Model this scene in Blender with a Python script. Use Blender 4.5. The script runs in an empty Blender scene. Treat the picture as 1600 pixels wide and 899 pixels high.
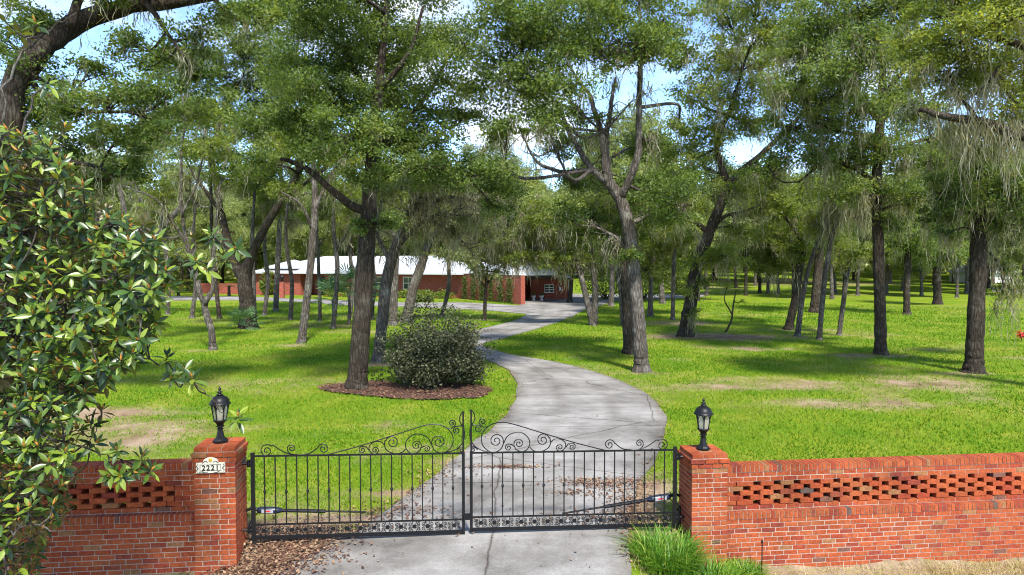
import bpy, bmesh, math, random
import numpy as np
from mathutils import Vector, Matrix, Quaternion

# ------------------------------------------------------------------ camera, sky, sun, exposure
scene = bpy.context.scene
COL = scene.collection
FPX, CX, CY, HOR, CAMZ = 1067.0, 800.0, 449.5, 412.0, 3.82     # focal length in photo pixels
PITCH = math.atan((CY - HOR) / FPX)
cam_d = bpy.data.cameras.new('camera'); cam = bpy.data.objects.new('camera', cam_d); COL.objects.link(cam)
cam.location = (0, 0, CAMZ); cam.rotation_euler = (math.pi/2 - PITCH, 0, 0)
cam_d.sensor_width = 36; cam_d.lens = FPX / 1600 * 36; cam_d.clip_end = 2000; cam_d.clip_start = .1
scene.camera = cam

SUN_EL, SUN_AZ = math.radians(52), math.radians(163)            # azimuth clockwise from +Y
to_sun = Vector((math.cos(SUN_EL)*math.sin(SUN_AZ), math.cos(SUN_EL)*math.cos(SUN_AZ), math.sin(SUN_EL)))
world = bpy.data.worlds.new('World'); scene.world = world; world.use_nodes = True
wn, wl = world.node_tree.nodes, world.node_tree.links
wn.clear()
w_out = wn.new('ShaderNodeOutputWorld'); w_bg = wn.new('ShaderNodeBackground'); w_bg.inputs[1].default_value = .15
w_sky = wn.new('ShaderNodeTexSky'); w_sky.sky_type = 'NISHITA'; w_sky.sun_disc = False
w_sky.sun_elevation = SUN_EL; w_sky.sun_rotation = SUN_AZ; w_sky.air_density = .75; w_sky.dust_density = .0; w_sky.ozone_density = 3.0; w_sky.altitude = 800
w_tc = wn.new('ShaderNodeTexCoord'); w_map = wn.new('ShaderNodeMapping'); w_map.inputs['Scale'].default_value = (1, 1, 2.2)
w_no = wn.new('ShaderNodeTexNoise'); w_no.inputs['Scale'].default_value = 3.4; w_no.inputs['Detail'].default_value = 9; w_no.inputs['Roughness'].default_value = .58
w_rp = wn.new('ShaderNodeValToRGB'); w_rp.color_ramp.elements[0].position = .50; w_rp.color_ramp.elements[1].position = .68
w_mx = wn.new('ShaderNodeMixRGB'); w_mx.inputs[2].default_value = (3.0, 3.1, 3.25, 1)
wl.new(w_tc.outputs['Generated'], w_map.inputs[0]); wl.new(w_map.outputs[0], w_no.inputs['Vector'])
wl.new(w_no.outputs[0], w_rp.inputs[0]); wl.new(w_rp.outputs[0], w_mx.inputs[0]); wl.new(w_sky.outputs[0], w_mx.inputs[1])
wl.new(w_mx.outputs[0], w_bg.inputs[0]); wl.new(w_bg.outputs[0], w_out.inputs[0])
sun_d = bpy.data.lights.new('sun', 'SUN'); sun = bpy.data.objects.new('sun', sun_d); COL.objects.link(sun)
sun_d.energy = 3.1; sun_d.angle = math.radians(6); sun_d.color = (1, .95, .86)
sun.rotation_euler = to_sun.to_track_quat('Z', 'Y').to_euler(); sun.location = (0, 0, 60)
vs = scene.view_settings
vs.view_transform = 'Standard'; vs.look = 'None'; vs.gamma = 1; vs.use_curve_mapping = False; vs.exposure = 1.55
scene.cycles.use_denoising = True; scene.cycles.filter_width = 1.05
scene.cycles.max_bounces = 7; scene.cycles.diffuse_bounces = 3; scene.cycles.glossy_bounces = 2
scene.cycles.transmission_bounces = 4; scene.cycles.transparent_max_bounces = 6
scene.cycles.sample_clamp_indirect = 6

# ------------------------------------------------------------------ helpers
R = np.random.default_rng(7)
cp, sp = math.cos(PITCH), math.sin(PITCH)
def ray(px, py):
    dx, dy = (px - CX) / FPX, (CY - py) / FPX
    return np.array([dx, cp + dy*sp, -sp + dy*cp])
def P(px, py, d):                                  # point on that line of sight at distance d along +Y
    r = ray(px, py); t = d / r[1]
    return np.array([r[0]*t, d, CAMZ + r[2]*t])
def G(px, py, z=0.0):                              # point on the ground
    r = ray(px, py); t = (z - CAMZ) / r[2]
    return np.array([r[0]*t, r[1]*t, z])
def unit(v): return v / np.maximum(np.linalg.norm(v, axis=-1, keepdims=True), 1e-9)

class MB:
    """collects geometry; build() links it as ONE mesh object"""
    def __init__(s): s.V, s.F, s.T, s.M, s.n = [], [], [], [], 0
    def add(s, V, faces, tint=None, mat=0):
        V = np.asarray(V, float).reshape(-1, 3)
        if not isinstance(faces, list): faces = [faces]
        for F in faces:
            F = np.asarray(F, np.int64)
            if F.ndim == 1: F = F[None]
            s.F.append(F + s.n)
            s.T.append(np.full(len(F), .5) if tint is None else np.broadcast_to(tint, (len(F),)).astype(float))
            s.M.append(np.full(len(F), mat))
        s.V.append(V); s.n += len(V); return s
    def box(s, x0, x1, y0, y1, z0, z1, X=None, mat=0):
        V = np.array([[x, y, z] for z in (z0, z1) for y in (y0, y1) for x in (x0, x1)], float)
        if X is not None: V = X(V)
        return s.add(V, np.array([[0,2,3,1],[4,5,7,6],[0,1,5,4],[2,6,7,3],[0,4,6,2],[1,3,7,5]]), mat=mat)
    def tube(s, pts, rad, n=6, cap=True, mat=0, closed=False):
        pts = np.asarray(pts, float); k = len(pts)
        rad = np.broadcast_to(np.asarray(rad, float), (k,))
        t = np.gradient(pts, axis=0); t = unit(t)
        ref = np.array([0, 0, 1.]) if abs(t[:, 2]).mean() < .8 else np.array([1., 0, 0])
        a = unit(np.cross(t, ref)); b = np.cross(t, a)
        an = np.arange(n) * 2*math.pi/n
        V = pts[:, None] + rad[:, None, None]*(np.cos(an)[None, :, None]*a[:, None] + np.sin(an)[None, :, None]*b[:, None])
        i = np.arange(k-1)[:, None]*n; j = np.arange(n)[None]; j2 = (j+1) % n
        F = np.stack([i+j, i+n+j, i+n+j2, i+j2], -1).reshape(-1, 4)
        fs = [F]
        if cap: fs += [np.arange(n)[None], (np.arange(n)[::-1] + (k-1)*n)[None]]
        return s.add(V.reshape(-1, 3), fs, mat=mat)
    def lathe(s, prof, n=16, c=(0, 0, 0), X=None, mat=0, ph=0.):
        prof = np.array(prof, float); k = len(prof); an = np.arange(n)*2*math.pi/n + ph
        V = np.stack([prof[:, None, 0]*np.cos(an), prof[:, None, 0]*np.sin(an), np.repeat(prof[:, 1:2], n, 1)], -1).reshape(-1, 3) + np.array(c)
        if X is not None: V = X(V)
        i = np.arange(k-1)[:, None]*n; j = np.arange(n)[None]; j2 = (j+1) % n
        return s.add(V, [np.stack([i+j, i+j2, i+n+j2, i+n+j], -1).reshape(-1, 4), np.arange(n)[::-1][None], (np.arange(n)+(k-1)*n)[None]], mat=mat)
    def mesh(s, name, mats, smooth=False):
        me = bpy.data.meshes.new(name)
        V = np.concatenate(s.V); me.vertices.add(len(V)); me.vertices.foreach_set('co', V.ravel())
        nl = sum(f.size for f in s.F); nf = sum(len(f) for f in s.F)
        me.loops.add(nl); me.loops.foreach_set('vertex_index', np.concatenate([f.ravel() for f in s.F]).astype(np.int32))
        tot = np.concatenate([np.full(len(f), f.shape[1]) for f in s.F]); st = np.concatenate([[0], np.cumsum(tot)[:-1]])
        me.polygons.add(nf); me.polygons.foreach_set('loop_start', st.astype(np.int32))
        if not isinstance(mats, (list, tuple)): mats = [mats]
        for m in mats: me.materials.append(m)
        if len(mats) > 1: me.polygons.foreach_set('material_index', np.concatenate(s.M).astype(np.int32))
        me.polygons.foreach_set('use_smooth', np.full(nf, smooth))
        at = me.attributes.new('tint', 'FLOAT', 'FACE'); at.data.foreach_set('value', np.concatenate(s.T).astype(np.float32))
        me.update(calc_edges=True)
        return me
    def build(s, name, mats, parent=None, smooth=False, kind=None):
        return link(name, s.mesh(name, mats, smooth), parent, kind)
def link(name, me, parent=None, kind=None):
    o = bpy.data.objects.new(name, me); COL.objects.link(o)
    if parent is not None:
        o.parent = parent
    if kind: o['kind'] = kind
    return o
def tag(o, label, cat, group=None, kind=None):
    o['label'] = label; o['category'] = cat
    if group: o['group'] = group
    if kind: o['kind'] = kind
    return o
def thing(name, loc, label, cat, group=None):
    o = bpy.data.objects.new(name, None); COL.objects.link(o); o.location = Vector(loc); o.empty_display_size = .2
    return tag(o, label, cat, group)
def structure(o): o['kind'] = 'structure'; return o
def copy_tree(o, parent=None):
    c = o.copy(); COL.objects.link(c)
    if parent is not None: c.parent = parent
    for ch in list(o.children): copy_tree(ch, c)
    return c
def smooth_line(pts, n=6):                         # Catmull-Rom
    p = np.asarray(pts, float)
    if len(p) < 3: return np.linspace(p[0], p[-1], n+1)
    q = np.vstack([2*p[0]-p[1], p, 2*p[-1]-p[-2]]); out = []
    for i in range(1, len(q)-2):
        t = np.linspace(0, 1, n, endpoint=False)[:, None]
        a, b, c, d = q[i-1], q[i], q[i+1], q[i+2]
        out.append(.5*((2*b) + (c-a)*t + (2*a-5*b+4*c-d)*t**2 + (-a+3*b-3*c+d)*t**3))
    return np.vstack(out + [p[-1:]])
def vnoise(x, y, s=1.0, seed=0):                   # value noise 0..1
    x = np.asarray(x)/s + 137.3; y = np.asarray(y)/s + 91.7
    xi, yi = np.floor(x), np.floor(y); fx, fy = x-xi, y-yi
    fx, fy = fx*fx*(3-2*fx), fy*fy*(3-2*fy)
    h = lambda a, b: np.mod(np.sin(a*127.1 + b*311.7 + seed*74.7)*43758.5453, 1.0)
    return (h(xi, yi)*(1-fx)+h(xi+1, yi)*fx)*(1-fy) + (h(xi, yi+1)*(1-fx)+h(xi+1, yi+1)*fx)*fy
def fbm(x, y, s, seed=0): return .55*vnoise(x, y, s, seed)+.28*vnoise(x, y, s/2.1, seed+1)+.17*vnoise(x, y, s/4.3, seed+2)
def in_poly(x, y, poly):
    ins = np.zeros(np.shape(x), bool); n = len(poly)
    for i in range(n):
        x1, y1 = poly[i][:2]; x2, y2 = poly[(i+1) % n][:2]
        if y1 == y2: continue
        ins ^= ((y1 > y) != (y2 > y)) & (x < (x2-x1)*(y-y1)/(y2-y1)+x1)
    return ins

# ------------------------------------------------------------------ materials
def nmat(name):
    m = bpy.data.materials.new(name); m.use_nodes = True
    nt = m.node_tree; return m, nt.nodes, nt.links, nt.nodes['Principled BSDF']
def c4(c): return (c[0], c[1], c[2], 1)
def ramp(n, stops, interp='LINEAR'):
    r = n.new('ShaderNodeValToRGB'); cr = r.color_ramp; cr.interpolation = interp
    while len(cr.elements) < len(stops): cr.elements.new(.5)
    for e, (p, c) in zip(cr.elements, stops): e.position = p; e.color = c4(c)
    return r
def noise(n, l, scale, detail=4, vec=None, rough=.55):
    t = n.new('ShaderNodeTexNoise'); t.inputs['Scale'].default_value = scale; t.inputs['Detail'].default_value = detail; t.inputs['Roughness'].default_value = rough
    if vec is not None: l.new(vec, t.inputs['Vector'])
    return t
def objcoord(n, l, scale=None):
    tc = n.new('ShaderNodeTexCoord')
    if scale is None: return tc.outputs['Object']
    mp = n.new('ShaderNodeMapping'); mp.inputs['Scale'].default_value = scale; l.new(tc.outputs['Object'], mp.inputs[0]); return mp.outputs[0]
def bump(n, l, h, bs, strength=.4, dist=.02):
    b = n.new('ShaderNodeBump'); b.inputs['Strength'].default_value = strength; b.inputs['Distance'].default_value = dist
    l.new(h, b.inputs['Height']); l.new(b.outputs[0], bs.inputs['Normal']); return b
def plain(name, col, rough=.6, metal=0, var=.0, scale=8, spec=.5, bmp=0):
    m, n, l, bs = nmat(name); bs.inputs['Roughness'].default_value = rough; bs.inputs['Metallic'].default_value = metal
    bs.inputs['Specular IOR Level'].default_value = spec
    if var or bmp:
        t = noise(n, l, scale, 5, objcoord(n, l))
        rp = ramp(n, [(.3, [c*(1-var) for c in col]), (.7, [min(1, c*(1+var)) for c in col])]); l.new(t.outputs[0], rp.inputs[0]); l.new(rp.outputs[0], bs.inputs['Base Color'])
        if bmp: bump(n, l, t.outputs[0], bs, bmp, .01)
    else: bs.inputs['Base Color'].default_value = c4(col)
    return m
def leaf_mat(name, dark, mid, light, trans=.4, rough=.5, src='attr', back=None, spec=.35):
    m, n, l, bs = nmat(name)
    if src == 'attr': s = n.new('ShaderNodeAttribute'); s.attribute_name = 'tint'; val = s.outputs['Fac']
    elif src == 'object': val = n.new('ShaderNodeObjectInfo').outputs['Random']
    else: val = n.new('ShaderNodeNewGeometry').outputs['Random Per Island']
    rp = ramp(n, [(.08, dark), (.5, mid), (.95, light)]); l.new(val, rp.inputs[0]); col = rp.outputs[0]
    if back is not None:
        ge = n.new('ShaderNodeNewGeometry'); mx = n.new('ShaderNodeMixRGB'); mx.inputs[2].default_value = c4(back)
        l.new(ge.outputs['Backfacing'], mx.inputs[0]); l.new(col, mx.inputs[1]); col = mx.outputs[0]
    l.new(col, bs.inputs['Base Color']); bs.inputs['Roughness'].default_value = rough; bs.inputs['Specular IOR Level'].default_value = spec
    tr = n.new('ShaderNodeBsdfTranslucent'); hs = n.new('ShaderNodeMixRGB'); hs.blend_type = 'MULTIPLY'; hs.inputs[0].default_value = 1; hs.inputs[2].default_value = (1.5, 1.35, .5, 1)
    l.new(rp.outputs[0], hs.inputs[1]); l.new(hs.outputs[0], tr.inputs[0])
    ms = n.new('ShaderNodeMixShader'); ms.inputs[0].default_value = trans
    l.new(bs.outputs[0], ms.inputs[1]); l.new(tr.outputs[0], ms.inputs[2]); l.new(ms.outputs[0], n['Material Output'].inputs[0])
    return m
def bark_mat(name, dark, light, lichen, amt=.5):
    m, n, l, bs = nmat(name); bs.inputs['Roughness'].default_value = .95; bs.inputs['Specular IOR Level'].default_value = .12
    v = objcoord(n, l, (11, 11, 2.2)); t = noise(n, l, 2.0, 9, v, .72)
    vo = n.new('ShaderNodeTexVoronoi'); vo.feature = 'DISTANCE_TO_EDGE'; vo.inputs['Scale'].default_value = 1.5; dn = n.new('ShaderNodeMixRGB'); dn.inputs[0].default_value = .35; l.new(v, dn.inputs[1]); l.new(t.outputs[1], dn.inputs[2]); l.new(dn.outputs[0], vo.inputs['Vector'])
    vr = ramp(n, [(0, (.5,)*3), (.22, (1.05,)*3)]); l.new(vo.outputs['Distance'], vr.inputs[0])
    rp = ramp(n, [(.32, dark), (.5, [(a+b)/2 for a, b in zip(dark, light)]), (.66, light)]); l.new(t.outputs[0], rp.inputs[0])
    t2 = noise(n, l, 2.1, 8, objcoord(n, l), .7); r2 = ramp(n, [(.5, (0, 0, 0)), (.64, (amt,)*3)]); l.new(t2.outputs[0], r2.inputs[0])
    mx = n.new('ShaderNodeMixRGB'); l.new(r2.outputs[0], mx.inputs[0]); l.new(rp.outputs[0], mx.inputs[1]); mx.inputs[2].default_value = c4(lichen)
    mu = n.new('ShaderNodeMixRGB'); mu.blend_type = 'MULTIPLY'; mu.inputs[0].default_value = 1; l.new(mx.outputs[0], mu.inputs[1]); l.new(vr.outputs[0], mu.inputs[2])
    l.new(mu.outputs[0], bs.inputs['Base Color'])
    hm = n.new('ShaderNodeMath'); hm.operation = 'MULTIPLY'; l.new(t.outputs[0], hm.inputs[0]); l.new(vr.outputs[0], hm.inputs[1]); bump(n, l, hm.outputs[0], bs, 1.0, .12)
    return m
def brick_mat(name, island):
    m, n, l, bs = nmat(name); bs.inputs['Roughness'].default_value = .9; bs.inputs['Specular IOR Level'].default_value = .2
    val = n.new('ShaderNodeNewGeometry').outputs['Random Per Island'] if island else n.new('ShaderNodeObjectInfo').outputs['Random']
    rp = ramp(n, [(0, (.30, .063, .023)), (.22, (.33, .074, .026)), (.45, (.36, .086, .031)), (.62, (.27, .050, .023)), (.75, (.33, .084, .030)), (.88, (.23, .048, .028)), (.93, (.28, .13, .055)), (.97, (.15, .07, .048)), (.99, (.10, .07, .058))], 'CONSTANT')
    l.new(val, rp.inputs[0])
    geo = n.new('ShaderNodeNewGeometry')
    t = noise(n, l, 26, 6, geo.outputs['Position'], .65); r2 = ramp(n, [(.28, (.55, .5, .5)), (.5, (.95,)*3), (.75, (1.35, 1.3, 1.25))]); l.new(t.outputs[0], r2.inputs[0])
    mx = n.new('ShaderNodeMixRGB'); mx.blend_type = 'MULTIPLY'; mx.inputs[0].default_value = 1; l.new(rp.outputs[0], mx.inputs[1]); l.new(r2.outputs[0], mx.inputs[2])
    t3 = noise(n, l, 1.7, 4, geo.outputs['Position'], .6); r3 = ramp(n, [(.52, (0, 0, 0)), (.75, (.45,)*3)]); l.new(t3.outputs[0], r3.inputs[0])
    m3 = n.new('ShaderNodeMixRGB'); l.new(r3.outputs[0], m3.inputs[0]); l.new(mx.outputs[0], m3.inputs[1]); m3.inputs[2].default_value = (.27, .12, .045, 1)
    t4 = noise(n, l, .9, 7, geo.outputs['Position'], .7); r4 = ramp(n, [(.34, (.66, .64, .62)), (.5, (1, 1, 1))]); l.new(t4.outputs[0], r4.inputs[0])
    m4 = n.new('ShaderNodeMixRGB'); m4.blend_type = 'MULTIPLY'; m4.inputs[0].default_value = 1; l.new(m3.outputs[0], m4.inputs[1]); l.new(r4.outputs[0], m4.inputs[2])
    l.new(m4.outputs[0], bs.inputs['Base Color']); bump(n, l, t.outputs[0], bs, .5, .006)
    return m
M = {}
M['bark'] = bark_mat('dark_oak_bark', (.028, .021, .015), (.105, .082, .062), (.18, .165, .13), .5)
M['bark_grey'] = bark_mat('grey_oak_bark', (.06, .050, .040), (.21, .178, .148), (.33, .31, .27), .75)
M['oak_a'] = leaf_mat('live_oak_leaf', (.045, .080, .018), (.120, .185, .042), (.27, .33, .10), .54, .42)
M['oak_b'] = leaf_mat('yellow_green_oak_leaf', (.070, .105, .018), (.165, .225, .040), (.32, .36, .095), .58, .42)  # the yellow-green leaf kind, its own colour
M['oak_c'] = leaf_mat('pale_oak_leaf', (.09, .12, .045), (.18, .225, .085), (.32, .37, .16), .48)
M['far'] = leaf_mat('distant_leaf', (.13, .175, .05), (.25, .31, .10), (.40, .44, .20), .55)  # pale haze and backlight of the background put into a lighter leaf colour
M['moss'] = leaf_mat('spanish_moss', (.18, .175, .125), (.30, .29, .22), (.43, .415, .33), .5, .9, spec=.05)
M['magnolia'] = leaf_mat('magnolia_leaf', (.020, .048, .011), (.055, .115, .016), (.22, .29, .03), .24, .36, 'object', (.15, .12, .05), .5)
M['magnolia_isl'] = leaf_mat('magnolia_leaf_mass', (.018, .044, .010), (.050, .105, .015), (.21, .28, .03), .24, .36, 'island', (.15, .12, .05), .5)
M['bud'] = plain('magnolia_bud', (.42, .17, .03), .6, var=.3, scale=40)
M['shrub'] = leaf_mat('dark_shrub_leaf', (.016, .020, .010), (.050, .062, .026), (.15, .145, .075), .2, .5, spec=.35)
M['palm'] = leaf_mat('palm_frond', (.03, .08, .03), (.07, .16, .06), (.16, .27, .10), .3)
M['hedge'] = leaf_mat('hedge_leaf', (.04, .09, .012), (.12, .21, .02), (.40, .38, .04), .3)
M['lirio'] = leaf_mat('border_grass_blade', (.05, .14, .012), (.12, .27, .022), (.36, .44, .07), .35, .45)
M['dry'] = leaf_mat('dry_grass_blade', (.25, .19, .07), (.42, .34, .14), (.55, .48, .24), .3, .8)
M['iron'] = plain('black_painted_iron', (.006, .006, .007), .45, 0, spec=.3)
M['motor'] = plain('opener_housing', (.012, .016, .035), .35)
M['sticker'] = plain('white_sticker', (.28, .29, .34), .4)
M['redprint'] = plain('red_print', (.5, .03, .02), .4)
M['mortar'] = plain('mortar', (.34, .25, .20), .95, var=.2, scale=30, bmp=.3)
M['brick'] = brick_mat('red_brick', False); M['brick_isl'] = brick_mat('red_brick_mass', True)
M['white'] = plain('white_paint', (.75, .75, .73), .5, var=.05)
M['roof'] = plain('white_metal_roof', (.46, .47, .49), .4, var=.06, scale=1.5)
M['brown'] = plain('brown_fascia', (.10, .055, .035), .7)
M['glassdark'] = plain('window_glass', (.02, .025, .03), .06, spec=.8)
M['dark'] = plain('dark_door', (.015, .013, .012), .5)
M['ceramic'] = plain('cream_ceramic', (.72, .68, .55), .3, var=.08, scale=30)
M['glaze'] = plain('green_black_glaze', (.03, .05, .045), .3)
M['gold'] = plain('ochre_glaze', (.55, .33, .04), .3)
M['bulb'] = plain('candle_tube', (.75, .62, .42), .5)
M['red'] = plain('red_plastic', (.55, .03, .02), .5)
def glass():
    m, n, l, bs = nmat('lantern_glass'); tr = n.new('ShaderNodeBsdfTransparent'); tr.inputs[0].default_value = (.9, .92, .9, 1)
    gl = n.new('ShaderNodeBsdfGlossy'); gl.inputs['Roughness'].default_value = .15; gl.inputs['Color'].default_value = (.9, .9, .85, 1)
    df = n.new('ShaderNodeBsdfDiffuse'); df.inputs[0].default_value = (.6, .58, .5, 1)
    a = n.new('ShaderNodeMixShader'); a.inputs[0].default_value = .25; l.new(tr.outputs[0], a.inputs[1]); l.new(df.outputs[0], a.inputs[2])
    b = n.new('ShaderNodeMixShader'); b.inputs[0].default_value = .12; l.new(a.outputs[0], b.inputs[1]); l.new(gl.outputs[0], b.inputs[2])
    l.new(b.outputs[0], n['Material Output'].inputs[0]); return m
M['glass'] = glass()
def housebrick():
    m, n, l, bs = nmat('far_house_brick'); bs.inputs['Roughness'].default_value = .9
    t = noise(n, l, 5, 5, objcoord(n, l, (1, 1, 3)), .7); rp = ramp(n, [(.35, (.15, .034, .022)), (.5, (.27, .062, .036)), (.65, (.36, .105, .065))]); l.new(t.outputs[0], rp.inputs[0])
    l.new(rp.outputs[0], bs.inputs['Base Color']); return m
M['hbrick'] = housebrick()
def ground_mat():
    m, n, l, bs = nmat('lawn_and_soil'); bs.inputs['Roughness'].default_value = .95; bs.inputs['Specular IOR Level'].default_value = .1
    geo = n.new('ShaderNodeNewGeometry'); pos = geo.outputs['Position']
    a = n.new('ShaderNodeAttribute'); a.attribute_name = 'bare'
    t1 = noise(n, l, .55, 5, pos, .6); g = ramp(n, [(.22, (.06, .145, .005)), (.42, (.115, .19, .008)), (.55, (.16, .215, .012)), (.72, (.24, .24, .04))]); l.new(t1.outputs[0], g.inputs[0])
    t2 = noise(n, l, 22, 6, pos, .75); f = ramp(n, [(.28, (.45,)*3), (.5, (.95,)*3), (.72, (1.5, 1.45, 1.3))]); l.new(t2.outputs[0], f.inputs[0])
    mg = n.new('ShaderNodeMixRGB'); mg.blend_type = 'MULTIPLY'; mg.inputs[0].default_value = 1; l.new(g.outputs[0], mg.inputs[1]); l.new(f.outputs[0], mg.inputs[2])
    t3 = noise(n, l, 1.1, 6, pos, .7); s = ramp(n, [(.3, (.14, .085, .05)), (.52, (.27, .195, .125)), (.75, (.39, .31, .225))]); l.new(t3.outputs[0], s.inputs[0])
    ms = n.new('ShaderNodeMixRGB'); ms.blend_type = 'MULTIPLY'; ms.inputs[0].default_value = .8; l.new(s.outputs[0], ms.inputs[1]); l.new(f.outputs[0], ms.inputs[2])
    ad = n.new('ShaderNodeMath'); ad.operation = 'MULTIPLY_ADD'; t4 = noise(n, l, 3.5, 7, pos, .75); l.new(t4.outputs[0], ad.inputs[0]); ad.inputs[1].default_value = .9; l.new(a.outputs['Fac'], ad.inputs[2])
    th = ramp(n, [(.62, (0,)*3), (1.0, (1,)*3)]); l.new(ad.outputs[0], th.inputs[0])
    mx = n.new('ShaderNodeMixRGB'); l.new(th.outputs[0], mx.inputs[0]); l.new(mg.outputs[0], mx.inputs[1]); l.new(ms.outputs[0], mx.inputs[2])
    l.new(mx.outputs[0], bs.inputs['Base Color']); bump(n, l, t2.outputs[0], bs, .6, .05); return m
M['ground'] = ground_mat()
M['grass'] = leaf_mat('lawn_blade', (.062, .165, .006), (.135, .25, .010), (.33, .31, .075), .35, .6, spec=.2)
def concrete():
    m, n, l, bs = nmat('weathered_concrete'); bs.inputs['Roughness'].default_value = .9; bs.inputs['Specular IOR Level'].default_value = .2
    pos = n.new('ShaderNodeNewGeometry').outputs['Position']
    t = noise(n, l, .5, 8, pos, .68); rp = ramp(n, [(.3, (.095, .088, .08)), (.43, (.21, .198, .182)), (.57, (.305, .293, .274)), (.76, (.41, .392, .365))]); l.new(t.outputs[0], rp.inputs[0])
    mp = n.new('ShaderNodeMapping'); mp.inputs['Scale'].default_value = (.35, 1.6, 1); l.new(pos, mp.inputs[0])
    t5 = noise(n, l, .8, 6, mp.outputs[0], .65); r5 = ramp(n, [(.35, (.72, .70, .68)), (.6, (1, 1, 1))]); l.new(t5.outputs[0], r5.inputs[0])
    t2 = noise(n, l, 30, 6, pos, .8); r2 = ramp(n, [(.3, (.72,)*3), (.55, (1.0,)*3), (.8, (1.2,)*3)]); l.new(t2.outputs[0], r2.inputs[0])
    def mul(a, b):
        x = n.new('ShaderNodeMixRGB'); x.blend_type = 'MULTIPLY'; x.inputs[0].default_value = 1; l.new(a, x.inputs[1]); l.new(b, x.inputs[2]); return x.outputs[0]
    col = mul(mul(rp.outputs[0], r2.outputs[0]), r5.outputs[0])
    wv = noise(n, l, 1.4, 5, pos); mv = n.new('ShaderNodeMixRGB'); mv.inputs[0].default_value = .16; l.new(pos, mv.inputs[1]); l.new(wv.outputs[1], mv.inputs[2])
    vo = n.new('ShaderNodeTexVoronoi'); vo.feature = 'DISTANCE_TO_EDGE'; vo.inputs['Scale'].default_value = .27; l.new(mv.outputs[0], vo.inputs['Vector'])
    cr = ramp(n, [(0, (.35, .31, .28)), (.0022, (.55, .5, .46)), (.0045, (1, 1, 1))]); l.new(vo.outputs['Distance'], cr.inputs[0])
    col = mul(col, cr.outputs[0])
    at_ = n.new('ShaderNodeAttribute'); at_.attribute_name = 'run'; wb = n.new('ShaderNodeMath'); wb.operation = 'MULTIPLY_ADD'; l.new(wv.outputs[0], wb.inputs[0]); wb.inputs[1].default_value = .12; l.new(at_.outputs['Fac'], wb.inputs[2])
    md = n.new('ShaderNodeMath'); md.operation = 'PINGPONG'; l.new(wb.outputs[0], md.inputs[0]); md.inputs[1].default_value = 2.1
    jr = ramp(n, [(0, (.35, .32, .28)), (.012, (.5, .46, .42)), (.022, (1, 1, 1))]); l.new(md.outputs[0], jr.inputs[0]); col = mul(col, jr.outputs[0])
    ac = n.new('ShaderNodeAttribute'); ac.attribute_name = 'across'; tr_ = ramp(n, [(.0, (.78, .76, .72)), (.10, (1, 1, 1)), (.24, (1, 1, 1)), (.32, (.84, .83, .82)), (.40, (1, 1, 1)), (.60, (1, 1, 1)), (.68, (.84, .83, .82)), (.76, (1, 1, 1)), (.92, (1, 1, 1)), (1, (.78, .76, .72))]); l.new(ac.outputs['Fac'], tr_.inputs[0]); col = mul(col, tr_.outputs[0])
    l.new(col, bs.inputs['Base Color']); bump(n, l, t2.outputs[0], bs, .3, .01); return m
M['concrete'] = concrete()
M['mulch'] = plain('bark_mulch', (.075, .036, .024), .95, var=.55, scale=14, bmp=.8)
M['chip'] = leaf_mat('leaf_litter', (.055, .026, .017), (.16, .075, .045), (.36, .24, .14), .1, .9)

# ------------------------------------------------------------------ ground, drive, road
LC, RC = np.array([-3.59, 8.77]), np.array([2.51, 9.42])     # the facing corners of the two gate pillars
UV = unit(RC - LC); VV = np.array([-UV[1], UV[0]]); GAP = np.linalg.norm(RC - LC)
WANG = math.atan2(UV[1], UV[0])
def W(V):                                          # wall frame (u along, v away, z) -> world
    V = np.asarray(V, float); return np.concatenate([LC + V[..., :1]*UV + V[..., 1:2]*VV, V[..., 2:3]], -1)
def terrain(x, y):
    x, y = np.asarray(x, float), np.asarray(y, float)
    u = (x-LC[0])*UV[0]+(y-LC[1])*UV[1]; v = (x-LC[0])*VV[0]+(y-LC[1])*VV[1]
    zf = np.interp(u, [-9, -.5, .6, 5.0, 6.4, 16], [-.30, -.22, -.08, -.12, -.56, -.68])
    w = np.interp(u, [.2, .9, 4.8, 5.6], [.35, 2.6, 2.6, .35])
    t = np.clip((.42 - v)/w, 0, 1); t = t*t*(3-2*t)
    z = zf*t + .035*np.minimum(v, 0)*1.0
    far = np.clip((np.hypot(x, y)-40)/60, 0, 1)
    hill = np.clip((y-95)/90, 0, 1)*2.2*np.clip((x+10)/40, 0, 1)
    return z + (fbm(x, y, 9, 5)-.5)*.22*np.clip((v-3)/6, 0, 1) + hill + 0*far
DRIVE = [((380,925),(985,925)),((452,880),(985,885)),((520,850),(985,852)),((560,828),(982,828)),((605,800),(984,800)),((665,757),(1002,750)),((730,703),(1034,700)),((782,660),(1041,655)),((803,625),(1021,622)),
 ((808,598),(985,600)),((793,579),(930,580)),((760,565),(862,566)),((715,555),(795,556)),((678,543),(757,545)),((690,528),(763,536)),((742,515),(803,524)),((800,502),(852,510)),((822,492),(893,495)),((816,483),(915,484)),((812,476),(940,477)),((816,470),(960,471)),((820,466.5),(1000,467.5))]
dl = smooth_line([G(*a)[:2] for a, b in DRIVE], 7); dr = smooth_line([G(*b)[:2] for a, b in DRIVE], 7)
ROAD = [((824,478),(824,491)),((750,475),(750,484.5)),((660,473),(660,481.5)),((560,471),(560,478)),((480,468),(480,474)),((400,465.5),(400,471)),((300,464),(300,470)),((200,465),(200,472)),((60,468),(60,476)),((-120,471),(-120,480))]
ra = smooth_line([G(*a)[:2] for a, b in ROAD], 5); rb = smooth_line([G(*b)[:2] for a, b in ROAD], 5)
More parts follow.
